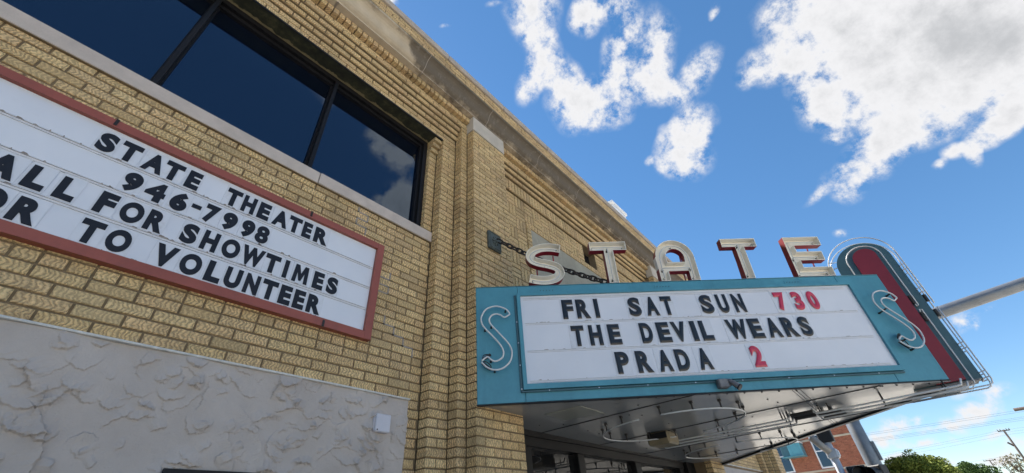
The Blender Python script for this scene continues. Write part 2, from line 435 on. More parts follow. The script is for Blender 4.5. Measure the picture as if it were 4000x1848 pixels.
# soffit of the window head: dark mossy stone
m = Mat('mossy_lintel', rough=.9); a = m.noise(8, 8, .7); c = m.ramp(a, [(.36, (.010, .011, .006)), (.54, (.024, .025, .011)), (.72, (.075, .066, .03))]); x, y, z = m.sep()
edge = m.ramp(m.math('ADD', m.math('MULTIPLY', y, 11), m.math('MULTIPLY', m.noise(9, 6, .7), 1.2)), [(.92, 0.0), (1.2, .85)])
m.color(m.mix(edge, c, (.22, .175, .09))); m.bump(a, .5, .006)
# stucco
m = Mat('stucco', rough=.75, spec=.3); c = m.ramp(m.noise(3.5, 7, .6), [(.3, (.41, .355, .318)), (.7, (.49, .43, .39))])
m.color(c); m.bump(m.math('ADD', m.noise(120, 5, .6), m.math('ADD', m.math('MULTIPLY', m.noise(34, 4, .6), 2.2), m.math('MULTIPLY', m.noise(11, 3), 3.0))), .55, .0035)
Mat('white_trim', rough=.45).mottled((.62, .60, .56), .25, 20, dirt=(.30, .24, .17), dirtscale=12)
m = Mat('red_frame', rough=.42); m.mottled((.30, .078, .050), .16, 5, dirt=(.20, .065, .045), dirtscale=14)
m = Mat('sign_face', rough=.33, spec=.5); c = m.ramp(m.noise(2.2, 5), [(.3, (.64, .645, .69)), (.7, (.71, .71, .75))]); m.color(m.mix(m.ramp(m.noise(10, 8, .7, stretch=(.5, 1, 1)), [(.62, 0.0), (.85, .22)]), c, (.45, .38, .33)))
m = Mat('letter_panel', rough=.22, spec=.6); m.mottled((.68, .68, .715), .05, 9, dirt=(.52, .48, .46), dirtscale=16)
Mat('sign_rail', rough=.4).mottled((.62, .62, .65), .12, 14, dirt=(.33, .27, .23), dirtscale=30)
Mat('grime', rough=.9).mottled((.27, .22, .19), .5, 40)
Mat('black_letter', rough=.5, spec=.35).mottled((.012, .012, .018), .4, 20)
Mat('black_gloss', rough=.34, spec=.5, coat=.1).mottled((.010, .010, .012), .4, 20)
Mat('red_gloss', rough=.22, spec=.6).mottled((.55, .035, .07), .2, 20)
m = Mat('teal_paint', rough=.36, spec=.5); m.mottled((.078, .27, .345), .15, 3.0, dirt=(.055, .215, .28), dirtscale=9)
m.bump(m.noise(4, 3), .10, .02)
teal_streak(m)
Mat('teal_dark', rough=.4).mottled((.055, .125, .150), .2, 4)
Mat('blade_red', rough=.38).mottled((.25, .015, .026), .2, 4)
Mat('letter_red', rough=.35).mottled((.25, .012, .022), .2, 9)
m = Mat('letter_cream', rough=.45); m.mottled((.84, .785, .685), .06, 5, dirt=(.55, .48, .36), dirtscale=9)
Mat('neon_glass', rough=.25, spec=.5).mottled((.62, .62, .62), .05, 30)
Mat('black_trim', rough=.4).mottled((.010, .010, .012), .4, 10)
Mat('dark_rubber', rough=.6).mottled((.03, .027, .025), .4, 30)
Mat('porcelain', rough=.3).mottled((.20, .17, .13), .4, 40)
m = Mat('soffit_enamel', rough=.19, spec=.45); m.mottled((.33, .325, .31), .08, 2.5, dirt=(.26, .25, .23), dirtscale=5); m.bump(m.noise(1.3, 1), .012, .05)
Mat('soffit_patch', rough=.3).mottled((.33, .33, .28), .1, 6)
Mat('bronze_frame', rough=.5, spec=.25).mottled((.010, .009, .010), .3, 10)
m = Mat('dark_glass', (.002, .004, .010), rough=.012, spec=1.0); m.set('IOR', 1.62); m.set('Specular Tint', (.62, .80, 1.0, 1))
m = Mat('door_glass', (.012, .012, .013), rough=.02, spec=.9)
Mat('chain_iron', rough=.5, metal=.6).mottled((.055, .045, .04), .5, 25, dirt=(.12, .055, .03), dirtscale=30)
m = Mat('verdigris', rough=.6, metal=.3); m.mottled((.10, .115, .105), .4, 18, dirt=(.20, .29, .27), dirtscale=16); m.bump(m.noise(60, 4), .5, .006)
Mat('lamp_tan', rough=.5).mottled((.24, .195, .12), .2, 10)
Mat('grey_metal', rough=.5, metal=.2).mottled((.20, .19, .19), .35, 14)
Mat('plastic_white', rough=.4).mottled((.56, .54, .58), .08, 8)
m = Mat('galvanised', rough=.45, metal=.55); m.mottled((.20, .215, .235), .3, 3, dirt=(.15, .125, .10), dirtscale=1.5); m.bump(m.noise(40, 3), .08, .004)
Mat('signal_black', rough=.55).mottled((.008, .008, .009), .3, 12)
Mat('aluminium', rough=.4, metal=.3).mottled((.50, .53, .58), .2, 10)
Mat('tan_arm', rough=.5).mottled((.36, .33, .29), .2, 8)
m = Mat('roof_metal', rough=.4).mottled((.74, .76, .80), .06, 2)
m = Mat('asphalt', rough=.9); m.color(m.ramp(m.noise(1.3, 8, .6), [(.3, (.085, .08, .075)), (.7, (.14, .13, .12))])); m.bump(m.noise(90, 4), .4, .01)
m = Mat('concrete', rough=.85); m.color(m.ramp(m.noise(.8, 8, .65), [(.3, (.42, .39, .34)), (.7, (.58, .55, .48))])); m.bump(m.noise(70, 4), .3, .006)
m = Mat('far_ground', rough=.95); m.color(m.ramp(m.noise(.06, 8, .6), [(.35, (.26, .25, .20)), (.65, (.36, .34, .29))]))
Mat('line_paint', rough=.7).mottled((.62, .60, .54), .2, 10)
Mat('limestone_band', rough=.8).mottled((.42, .36, .28), .2, 2)
Mat('window_white', rough=.5).mottled((.62, .63, .66), .1, 2)
Mat('wood_pole', rough=.85).mottled((.085, .065, .055), .3, 2)
Mat('wire', (.10, .10, .11), rough=.6)
def leaf_mat(name, a, b):
    m = Mat(name, rough=.7, spec=.25); at = m.n('ShaderNodeAttribute', attribute_name='rnd')
    m.color(m.ramp(at.outputs['Fac'], [(0.0, a), (1.0, b)])); m.set('Subsurface Weight', 0.0)
leaf_mat('leaf_olive', (.115, .15, .022), (.26, .30, .06)); leaf_mat('leaf_dark', (.022, .052, .010), (.06, .115, .022)); leaf_mat('twig', (.15, .135, .09), (.25, .235, .15))
Mat('bark', rough=.9).mottled((.10, .08, .06), .3, 3)
Mat('plaster_cream', rough=.85).mottled((.60, .55, .46), .1, .5)

# ================================================================ ground
def sheet(name, x0, x1, y0, y1, z, mat):
    b = MB(); b.face([(x0, y0, z), (x1, y0, z), (x1, y1, z), (x0, y1, z)]); return kind(b.build(name, mat), 'structure')
sheet('ground', -600, 900, -600, 600, -.16, 'far_ground')
sheet('road', -80, 15.2, -15, -4.6, -.14, 'concrete')
sheet('side_street', 15.6, 27, -70, 70, -.136, 'concrete')
def slab(name, x0, x1, y0, y1, mat='concrete'):
    b = MB(); b.cbox(x0, x1, y0, y1, -.30, 0.0, .015); return kind(b.build(name, mat), 'structure')
slab('pavement', -80, 14.9, -4.2, .3); slab('kerb', -80, 15.1, -4.4, -4.205); slab('pavement_corner', 14.905, 15.55, -4.4, 40)
slab('pavement_far', -80, 15.5, -19, -15.05); slab('pavement_east', 27.05, 90, -40, 60)

# ================================================================ theatre building
CX = 5.47                                   # axis of the entrance bay
CH = .0696; Z0 = 2.55; BL = .2055; JT = .0115
S1, S2, S3 = -.113, -.226, -.339
XS1, XS2, XS3, XP = 2.163, 2.370, 2.469, 3.073
BLDG = thing('theater_building', 'two-storey tan brick theatre with stone cornice, black windows and stepped pilasters', 'building', (CX, 0, 0))
BRICKS = []                                 # (centre, w, h, depth, orientation)
def brick(x0, x1, z0, z1, y, depth=.06, rot=False, hid=False):
    """a brick whose front face is the rectangle x0..x1, z0..z1 at depth y (joint taken off)"""
    w = x1-x0-JT; h = z1-z0-JT
    if w < .018 or h < .015: return
    BRICKS.append(((x0+x1)/2, y + random.uniform(-.0012, .0022), (z0+z1)/2, round(w, 3), round(h, 3), round(depth, 3), hid))
def clip(r, ex):
    x0, x1, z0, z1 = r; a0, a1, c0, c1 = ex
    if x1 <= a0+1e-4 or x0 >= a1-1e-4 or z1 <= c0+1e-4 or z0 >= c1-1e-4: return r
    o = [(x0, min(x1, a0), z0, z1), (max(x0, a1), x1, z0, z1), (x0, x1, z0, min(z1, c0)), (x0, x1, max(z0, c1), z1)]
    o = [q for q in o if q[1]-q[0] > .02 and q[3]-q[2] > .02]
    return max(o, key=lambda q: (q[1]-q[0])*(q[3]-q[2])) if o else None
def field(x0, x1, z0, z1, y, excl=(), depth=.06, phase=0.0, header_rows=(), hid=False, grid=Z0):
    n0 = math.floor((z0-grid)/CH + 1e-4); n = n0
    while grid + n*CH < z1-1e-4:
        a = max(z0, grid+n*CH); b = min(z1, grid+(n+1)*CH)
        L = BL/2 if n in header_rows else BL
        x = math.floor((x0-phase)/L)*L + phase - (L/2 if n % 2 else 0)
        while x < x1-1e-4:
            r = (max(x, x0), min(x+L, x1), a, b)
            for e in excl:
                if r: r = clip(r, e)
            if r and r[1]-r[0] > .025: brick(r[0], r[1], r[2], r[3], y, depth, hid=hid)
            x += L; 
        n += 1
def mirror(x): return 2*CX - x
CORE = MB()                                 # mortar bed behind all the bricks
def bed(x0, x1, y, z0, z1, back=.12): CORE.box(x0, x1, y+.0105, back, z0, z1)
LEFT, RIGHTEND = -3.2, 13.35

# -- main wall plane below the sill (left wing) and its mirror (right wing)
SIGN = (-2.9, 1.60, 2.93, 3.79)
field(LEFT, XS1, Z0, 4.142, 0.0, excl=[SIGN], phase=-.007+BL/2, header_rows=(4,))
field(2.045, XS1, 0.0, Z0, 0.0, phase=2.045, depth=.09)
bed(LEFT, XS1, 0.0, 1.0, 4.15, .25)
RX1 = 12.45
field(mirror(XS1), RX1, Z0, 4.142, 0.0, excl=[(9.35, 12.05, 2.93, 3.79)])
bed(mirror(XS1), RX1, 0.0, 0, 4.15, .25)
field(mirror(XS1), mirror(2.045), 0, Z0, 0.0)
# -- stepped pilasters: the bricks are as deep as the steps, so their ends make the returns
def column(x0, x1, z0, z1, y, yback, half):
    n = math.floor((z0-Z0)/CH+1e-4)
    while Z0+n*CH < z1-1e-4:
        a = max(z0, Z0+n*CH); b = min(z1, Z0+(n+1)*CH); d = yback-y-.004
        if half == 0: brick(x0-JT/2, x1, a, b, y, d)
        else:
            x = x0 - (BL/2 if n % 2 else 0)
            while x < x1-.01:
                p, q = max(x, x0), min(x+BL, x1)
                if q-p > .03: brick(p-(JT/2 if p == x0 else 0), q, a, b, y, d)
                x += BL
        n += 1
    bed(x0+.0105, x1, y, z0, z1)
column(XS1, XS2, 0, 5.682, S1, 0.0, 1)
column(XS2, XS3, 0, 6.03, S2, S1, 0)
column(XS3, XP, 0, 5.968, S3, S2, 1)
# mirrored pilaster at the other side of the entrance, then the end pilaster of the front
column(mirror(XP), mirror(XS3), 2.0, 5.968, S3, S2, 1)
column(mirror(XS3)+.001, mirror(XS2), 2.0, 6.03, S2, S1, 0)
column(mirror(XS2)+.001, mirror(XS1), 2.0, 5.682, S1, 0.0, 1)
column(RX1, RX1+.205, 1.9, 5.682, S1, 0.0, 1)
column(RX1+.205, RX1+.305, 1.9, 6.03, S2, S1, 0)
column(RX1+.305, RIGHTEND, 1.9, 5.968, S3, S2, 1)
# -- brick strip beside the window and its corbels
def strip(x0, x1):
    n = math.ceil((4.27-Z0)/CH)
    while Z0+n*CH < 5.68:
        a = Z0+n*CH; b = min(a+CH, 5.68); k = 45-n
        y = {1: -.092, 2: -.062, 3: -.031}.get(k, 0.0)
        brick(x0-JT/2, x1, a, b, y, .10-min(0, y)); n += 1
    bed(x0+.0105, x1, 0.0, 4.15, 5.68)
strip(2.055, XS1); strip(mirror(XS1), mirror(2.055))
# -- corbelled bands above the windows
def band(x0, x1, z0, z1, y, phase=0.0, L=BL, depth=.12):
    x = math.floor((x0-phase)/L)*L+phase
    while x < x1-.01:
        p, q = max(x, x0), min(x+L, x1)
        if q-p > .02: brick(p, q, z0, z1, y, depth)
        x += L
    bed(x0, x1, (y+.055 if L < .1 else y+.004), z0, z1)
def head(x0, x1, x2):
    """x0..x1 between the window jamb columns, x2 where the top bands stop at the pilaster"""
    lo, hi = min(x0, x1), max(x0, x1); l2, h2 = (lo, x2) if x2 > hi else (x2, hi)
    g = 5.682
    for k, y in enumerate((-.113, -.113, -.141, -.170, -.198)):
        band(lo, hi, g+k*CH, g+(k+1)*CH, y, phase=(BL/2 if k % 2 else 0))
    band(l2, h2, 6.030, 6.100, -.226, phase=.03); band(l2, h2, 6.100, 6.146, -.219, phase=.12)
    band(l2, h2, 6.146, 6.236, -.282, L=.0685, depth=.11)
head(LEFT, XS2, XS3); head(mirror(XS2), RX1, mirror(XS3))
# -- entrance bay: soldier course, basketweave field, stone panel with brick border, vent
EX0, EX1 = XP, mirror(XP)
for k, (y, z) in enumerate(((-.150, 5.891), (-.190, 5.9605))):
    band(EX0, EX1, z, z+CH, y, phase=(.05 if k else 0))
band(EX0, EX1, 6.030, 6.100, -.226, phase=.03); band(EX0, EX1, 6.100, 6.146, -.219, phase=.12); band(EX0, EX1, 6.146, 6.236, -.282, L=.0685, depth=.11)
x = EX0
while x < EX1-.02: brick(x, min(x+.0688, EX1), 5.682, 5.889, -.113, .08); x += .0688
bed(EX0, EX1, -.108, 5.682, 5.889)
FY = -.078
PANEL = (3.89, mirror(3.89), 3.0, 5.222); BORD = (3.782, mirror(3.782), 3.0, 5.325); VENT = (5.40, 5.81, 5.325, 5.682)
MOD = .2064
i = 0
while 3.16 + i*MOD < EX1:
    j = 0
    while 5.682 - (j+1)*MOD > 3.3:
        x0 = 3.16+i*MOD; z1 = 5.682-j*MOD; z0 = z1-MOD
        for k in range(3):
            r = (x0, x0+MOD, z0+k*MOD/3, z0+(k+1)*MOD/3) if (i+j) % 2 else (x0+k*MOD/3, x0+(k+1)*MOD/3, z0, z1)
            for e in (BORD, VENT):
                if r: r = clip(r, e)
            if r: r = (r[0], min(r[1], EX1), r[2], r[3]); brick(*r, FY, .05)
        j += 1
    i += 1
field(EX0, 3.16, 3.3, 5.682, FY, phase=EX0)
z = 3.3
while z < 5.222: brick(BORD[0], PANEL[0], z, min(z+CH, 5.222), FY-.012, .06); brick(PANEL[1], BORD[1], z, min(z+CH, 5.222), FY-.012, .06); z += CH
x = BORD[0]
while x < BORD[1]-.01: brick(x, min(x+.0688, BORD[1]), 5.222, 5.325, FY-.006, .06); x += .0688
bed(EX0, VENT[0], FY, 2.5, 5.682); bed(VENT[1], EX1, FY, 2.5, 5.682); bed(VENT[0], VENT[1], FY, 2.5, 5.325)
b = MB(); b.cbox(PANEL[0], PANEL[1], FY+.004, .0, 3.0, 5.222, .004); b.build('stone_panel', 'panel_stone', BLDG)
# -- parapet
PY = -.172
field(LEFT, RIGHTEND, 6.50, 7.39, PY, phase=.02, grid=6.485)
bed(LEFT, RIGHTEND, PY, 6.49, 7.39)
# -- body behind the brick skin (also carries the parts of the front outside the picture)
CORE.box(-14, LEFT+.002, -.172, .30, 0, 7.39); CORE.box(LEFT, RIGHTEND, .13, .32, 5.69, 7.39)
CORE.box(LEFT, 2.05, .02, .3, 0, 2.6); CORE.box(LEFT, 3.4, .26, .32, 0, 4.2); CORE.box(8.3, RIGHTEND, .125, .32, 0, 5.7)
CORE.box(3.0, 8.0, .1, .3, 2.6, 5.7)
CORE.build('wall_core', 'mortar', BLDG)
b = MB(); b.box(-14, RIGHTEND-.3, .33, 16, 6.3, 6.5); b.build('roof', 'far_ground', BLDG)  # unseen roof and walls, added so the body blocks the sun
b = MB(); b.box(RIGHTEND-.3, RIGHTEND-.004, .325, 16, 0, 7.2); b.build('unseen_side_wall', 'mortar', BLDG)
b = MB(); b.box(-14, RIGHTEND-.3, 15.7, 16.05, 0, 6.29); b.build('unseen_back_wall', 'mortar', BLDG)
b = MB(); b.box(-13.99, -13.7, .33, 15.69, 0, 6.29); b.build('unseen_side_wall', 'mortar', BLDG)

# -- brick objects: the 300 that show largest are single pieces, the others one joined part
def brick_mesh(mb, cx, y, cz, w, h, d, r, jit=0.0):
    c = .0038; X = w/2; Z = h/2
    j = lambda: random.uniform(-jit, jit)
    back = [(-X, d, -Z), (X, d, -Z), (X, d, Z), (-X, d, Z)]
    mid = [(-X, c, -Z), (X, c, -Z), (X, c, Z), (-X, c, Z)]
    fr = [(-X+c+j(), j()*.6, -Z+c+j()), (X-c+j(), j()*.6, -Z+c+j()), (X-c+j(), j()*.6, Z-c+j()), (-X+c+j(), j()*.6, Z-c+j())]
    vs = [(cx+a, y+b_, cz+e) for a, b_, e in back+mid+fr]
    fs = [(8, 9, 10, 11)] + [(4+k, 4+(k+1) % 4, 8+(k+1) % 4, 8+k) for k in range(4)] + [(k, (k+1) % 4, 4+(k+1) % 4, 4+k) for k in range(4)]
    mb.mesh(vs, fs, r)
def shown(bk):
    cx, y, cz, w, h, d, hid = bk
    if hid: return 0
    q = [proj((cx+s*w/2, y, cz+t*h/2)) for s, t in ((-1, -1), (1, -1), (1, 1), (-1, 1))]
    if any(p is None for p in q): return 0
    mx = sum(p[0] for p in q)/4; my = sum(p[1] for p in q)/4
    if not (10 < mx < 3990 and 10 < my < 1838): return 0
    if 1860 < mx < 3750 and my > 1140 - (mx-1860)*.037 and my < 1575 - (mx-1860)*.045: return 0
    return abs(sum(q[k][0]*q[(k+1) % 4][1]-q[(k+1) % 4][0]*q[k][1] for k in range(4)))/2
BRICKS.sort(key=shown, reverse=True)
rb = random.Random(3); cache = {}
for bk in BRICKS[:300]:
    cx, y, cz, w, h, d, hid = bk; key = (round(w*200), round(h*400), round(d*50))
    if key not in cache:
        mb = MB(); brick_mesh(mb, 0, 0, 0, w, h, d, 0.0)
        me = bpy.data.meshes.new('brick'); me.from_pydata(mb.v, [], mb.f); me.materials.append(M_['brick'])
        at = me.attributes.new('rnd', 'FLOAT', 'FACE'); at.data.foreach_set('value', [0.0]*len(me.polygons)); cache[key] = me
    o = bpy.data.objects.new('brick', cache[key]); COL.objects.link(o); o.parent = BLDG
    o.location = Vector((cx, y, cz)) - ROOTS[BLDG.name]; o.rotation_euler = (rb.uniform(-.012, .012), rb.uniform(-.004, .004), rb.uniform(-.006, .006))
mb = MB()
for bk in BRICKS[300:]: brick_mesh(mb, *bk[:6], rb.random(), .0008)
kind(mb.build('brickwork', 'brick', BLDG, attr=True, fixn=False), 'stuff')
# mortar of a later repair running down the joints beside the sign
def repair(pts):
    mb = MB()
    for (xa, za, xb, zb) in pts:
        mb.box(min(xa, xb)-.006, max(xa, xb)+.006, .0005, .012, min(za, zb)-.006, max(za, zb)+.006)
    mb.build('mortar_patch', 'mortar_repair', BLDG)
def joint_x(n, x):
    ph = -.007+BL/2 - (BL/2 if n % 2 else 0); return ph + round((x-ph)/BL)*BL
def stair(n0, n1, x, dx):
    out = []; px = None
    for n in range(n0, n1, -1):
        jx = joint_x(n, x); zt = Z0+(n+1)*CH; zb = Z0+n*CH
        if px is not None: out.append((px, zt, jx, zt))
        out.append((jx, zb, jx, zt)); px = jx; x += dx
    return out
repair(stair(22, 18, 1.30, .05)); repair(stair(14, 10, 1.73, -.01)); repair(stair(8, 4, 1.80, .075))

# -- stone: sills, lintel, cornice, coping, caps
def stones(name, x0, x1, joints, fn, mat):
    js = [x0]+[j for j in joints if x0 < j < x1]+[x1]
    for a, c in zip(js[:-1], js[1:]): fn(name, a+.003, c-.003, mat)
def sill(name, a, c, mat):
    dz = -.006 if c < 1.0 else 0.0
    b = MB(); b.cbox(a, c, -.02, .14, 4.147+dz, 4.268+dz, .005); b.build(name, mat, BLDG)
stones('sill_stone', LEFT, XS1-.002, [-1.15, .918], sill, 'sill_stone'); stones('sill_stone', mirror(XS1)+.002, RX1-.002, [10.1, 11.3], sill, 'sill_stone')
for a, c in ((LEFT, XS1-.004), (mirror(XS1)+.004, RX1-.004)):
    b = MB(); b.box(a, c, -.016, .02, 4.136, 4.1455); b.build('sill_bed', 'mortar', BLDG)
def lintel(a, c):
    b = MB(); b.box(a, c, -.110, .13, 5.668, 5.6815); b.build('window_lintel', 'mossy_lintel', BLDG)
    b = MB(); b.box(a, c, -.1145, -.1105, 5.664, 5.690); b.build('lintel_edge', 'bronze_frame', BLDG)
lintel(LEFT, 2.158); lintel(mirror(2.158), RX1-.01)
PROF = [(.12, 6.238), (-.350, 6.238), (-.350, 6.263), (-.357, 6.266), (-.376, 6.276), (-.397, 6.296), (-.412, 6.325), (-.420, 6.355), (-.432, 6.386), (-.452, 6.412), (-.476, 6.428), (-.500, 6.436), (-.504, 6.446), (-.502, 6.472), (-.30, 6.49), (.12, 6.498)]
def corn(name, a, c, mat):
    b = MB(); b.extrude_x(PROF, a, c); o = b.build(name, mat, BLDG)
stones('cornice_block', LEFT, RIGHTEND+.12, [.48+1.11*k for k in range(-4, 14)], corn, 'cornice')
bj = MB()
for k in range(-3, 12):
    x = .48+1.11*k
    bj.extrude_x([(y+.0 if y > 0 else y+.0015, z) for y, z in PROF], x-.009, x+.009)
bj.build('cornice_joint', 'coping', BLDG)
b = MB(); b.box(-14, LEFT-.005, -.5, .12, 6.24, 6.49); b.build('cornice_block', 'cornice', BLDG)
def cop(name, a, c, mat):
    b = MB(); b.cbox(a, c, -.205, .36, 7.392, 7.508, .012); b.build(name, mat, BLDG)
stones('coping_stone', -14, RIGHTEND+.05, [.9+1.22*k for k in range(-13, 11)], cop, 'coping')
for a, c in ((XS3-.004, XP+.004), (mirror(XP)-.004, mirror(XS3)+.004), (RX1+.301, RIGHTEND+.004)):
    b = MB(); b.cbox(a, c, S3-.006, -.2, 5.970, 6.236, .004); b.build('cap_stone', 'cap_stone', BLDG)

# -- windows of the upper floor
def window(x0, x1, mull):
    W = MB(); yf = .055; zb, zt = 4.268, 5.667
    W.box(x0, x1, yf, .17, zb, zb+.035); W.box(x0, x1, yf, .17, zt-.06, zt); W.box(x1-.055, x1, yf, .17, zb+.036, zt-.061); W.box(x0, x0+.055, yf, .17, zb+.036, zt-.061)
    W.box(x0+.056, x1-.056, yf+.035, .17, zt-.095, zt-.061); W.box(x1-.085, x1-.056, yf+.035, .17, zb+.036, zt-.096); W.box(x0+.056, x0+.085, yf+.035, .17, zb+.036, zt-.096)
    fr = W.build('window_frame', 'bronze_frame', BLDG)
    xs = [x0+.05]+mull+[x1-.05]
    for m_ in mull:
        b = MB(); b.cbox(m_-.017, m_+.017, yf-.012, .16, zb+.036, zt-.0615, .003); b.box(m_-.032, m_+.032, yf+.045, .16, zb+.037, zt-.0965); b.build('mullion', 'bronze_frame', fr)
    for a, c in zip(xs[:-1], xs[1:]):
        b = MB(); b.box(a+.004, c-.004, .128, .136, zb+.02, zt-.07); b.build('pane', 'dark_glass', fr)
window(LEFT, 2.056, [-2.53, -1.41, -.29, .835]); window(mirror(2.056), RX1-.01, [10.1, 11.22])

# -- stucco panel on the ground floor, trowelled in overlapping strokes
import numpy as np
def stucco_sheet(x0, x1, z0, z1, st, yb, seed):
    r = random.Random(seed); nx = int((x1-x0)/st)+1; nz = int((z1-z0)/st)+1
    XX, ZZ = np.meshgrid(x0+np.arange(nx)*st, z0+np.arange(nz)*st); H = np.zeros_like(XX)
    strokes = []
    for k in range(int((x1-x0)*(z1-z0)*170)):
        strokes.append((r.uniform(x0, x1), r.uniform(z0-.1, z1+.05), r.gauss(.1, .75) if r.random() < .8 else r.uniform(0, 6.28), r.uniform(.02, .11)*r.uniform(.5, 1), r.uniform(.03, .10), r.uniform(.008, .034)*r.uniform(.3, 1), r.uniform(-3, 12)))
    strokes += [(1.02, 2.16, 2.1, .22, .06, .016, 1.0), (.92, 2.02, 1.9, .26, .06, .016, .6), (.16, 2.05, 1.8, .22, .10, .022, 2.0), (.08, 2.20, .5, .12, .06, .016, 5.0), (1.30, 2.24, .3, .13, .06, .012, 3.0), (1.52, 2.16, .2, .16, .06, .012, -3.0), (1.18, 2.12, .1, .12, .05, .011, 4.0), (1.45, 2.30, 2.9, .10, .06, .010, -6.0), (1.62, 2.06, .15, .15, .06, .012, 5.0), (.62, 2.30, .9, .11, .05, .008, 3.0), (1.85, 2.10, 1.6, .14, .04, .010, 1.0)]
    for (cx, cz, an, L, w, h, cv) in strokes:
        R_ = L+w; wob = r.uniform(0, 6)
        j0 = max(0, int((cz-R_-z0)/st)); j1 = min(nz, int((cz+R_-z0)/st)+2); i0 = max(0, int((cx-R_-x0)/st)); i1 = min(nx, int((cx+R_-x0)/st)+2)
        if j0 >= j1 or i0 >= i1: continue
        dx = XX[j0:j1, i0:i1]-cx; dz = ZZ[j0:j1, i0:i1]-cz; s = dx*math.cos(an)+dz*math.sin(an); t = -dx*math.sin(an)+dz*math.cos(an)
        t = t - cv*s*s - .004*np.sin(s*75+wob) - .0025*np.sin(s*190+wob*2) - .0015*np.sin(s*470+wob*3)
        e = np.clip(1-(s/L)**2, 0, 1)
        H[j0:j1, i0:i1] += np.where((t >= 0) & (t < w), h*e*np.clip(1-t/w, 0, 1)**1.4, 0)
    for k in range(9):
        f1, f2, p = r.uniform(2, 14), r.uniform(2, 14), r.uniform(0, 6); H += .0016*np.sin(XX*f1+ZZ*f2+p)
    b = MB()
    b.v = [(float(x), float(yb-h), float(z)) for x, h, z in zip(XX.ravel(), H.ravel(), ZZ.ravel())]
    b.f = [(j*nx+i, j*nx+i+1, (j+1)*nx+i+1, (j+1)*nx+i) for j in range(nz-1) for i in range(nx-1)]; b.rnd = [0.0]*len(b.f)
    return b
OPEN = (.613, 1.94, 0.2, 1.993)
b = stucco_sheet(-.75, 2.04, 1.72, 2.536, .003, -.014, 4); b.build('stucco_panel', 'stucco', BLDG, smooth=True, fixn=False)
b = MB(); b.box(LEFT-.01, -.75, -.014, .05, 0, 2.536); b.box(-.7495, 2.04, -.0142, .05, 0, 1.72); b.box(-.75, 2.039, -.0005, .05, 1.7205, 2.5362)
b.build('stucco_panel', 'stucco', BLDG)
b = MB(); b.box(mirror(2.04), RX1-.004, .003, .05, 0, 2.50); b.build('stucco_panel', 'stucco', BLDG)
for a, c in ((LEFT, 2.044), (mirror(2.044), RX1-.002)):
    b = MB(); b.cbox(a, c, -.034, .03, 2.537, 2.5495, .003); b.build('stucco_trim', 'white_trim', BLDG)
b = MB(); b.box(OPEN[0]+.002, OPEN[1]-.002, -.045, .04, 0.3, OPEN[3]-.004); b.build('display_window_frame', 'bronze_frame', BLDG)
# vent in the entrance bay
b = MB(); b.box(VENT[0]+.002, VENT[1]-.002, .05, .09, VENT[2], VENT[3]); v = b.build('vent', 'bronze_frame', BLDG)
b = MB(); b.box(VENT[0]+.03, VENT[1]-.03, .035, .049, VENT[2]+.03, VENT[3]-.03); b.build('pane', 'dark_glass', v)
# -- storefront under the marquee
ST = MB(); y0 = .03
for a, c in ((3.42, 3.60), (4.44, 4.57), (5.84, 6.0), (7.36, 7.52)): ST.cbox(a, c, y0-.02, y0+.10, 0, 2.345, .006)
ST.box(3.42, 7.52, y0-.03, y0+.10, 2.346, 2.43); ST.box(3.40, 7.54, y0-.05, y0+.10, 2.432, 2.52)
sf = ST.build('storefront_frame', 'bronze_frame', BLDG)
for a, c in ((3.60, 4.44), (4.57, 5.84), (6.0, 7.36)):
    b = MB(); b.box(a-.01, c+.01, y0+.05, y0+.058, .1, 2.35); b.build('pane', 'door_glass', sf)
b = MB(); b.box(3.075, 3.42, -.05, .1, 0, 2.5); b.build('entry_reveal', 'bronze_frame', BLDG)
b = MB(); b.box(7.54, 7.87, -.05, .1, 0, 2.5); b.build('entry_reveal', 'bronze_frame', BLDG)

# ================================================================ lettering
TXT = {}
def glyph(ch, H, bold, bevel, extr):
    """outline of one character from the built-in font, cap height 1 -> mesh data in a unit box"""
    key = (ch, bold, bevel, extr)
    if key in TXT: return TXT[key]
    cu = bpy.data.curves.new('glyph', 'FONT'); cu.body = ch; cu.size = 1.0; cu.offset = bold-bevel; cu.extrude = extr; cu.bevel_depth = bevel; cu.bevel_resolution = 0
    cu.resolution_u = 6
    o = bpy.data.objects.new('glyph', cu); COL.objects.link(o)
    bpy.context.view_layer.update()
    dg = bpy.context.evaluated_depsgraph_get(); me = o.evaluated_get(dg).to_mesh()
    vs = [v.co.copy() for v in me.vertices]; fs = [tuple(p.vertices) for p in me.polygons]
    o.evaluated_get(dg).to_mesh_clear(); bpy.data.objects.remove(o); bpy.data.curves.remove(cu)
    x0 = min(v.x for v in vs); x1 = max(v.x for v in vs); y0 = min(v.y for v in vs); y1 = max(v.y for v in vs); z0 = min(v.z for v in vs)
    TXT[key] = ([((v.x-x0)/(x1-x0), (v.y-y0)/(y1-y0), v.z-z0) for v in vs], fs); return TXT[key]
BOLD = {'9': .07, '6': .07, '8': .05, '-': .05}
def poly_glyph(P):
    tr = geometry.tessellate_polygon([[Vector((*p, 0)) for p in P]]); n = len(P)
    return ([(x, y, 0.0) for x, y in P]+[(x, y, .04) for x, y in P], [t for t in tr]+[tuple(n+q for q in t[::-1]) for t in tr]+[(k, (k+1) % n, n+(k+1) % n, n+k) for k in range(n)])
CUSTOM = {'M': poly_glyph([(0, 0), (.07, 1), (.32, 1), (.5, .52), (.68, 1), (.93, 1), (1, 0), (.76, 0), (.73, .58), (.57, .12), (.43, .12), (.27, .58), (.24, 0)])}
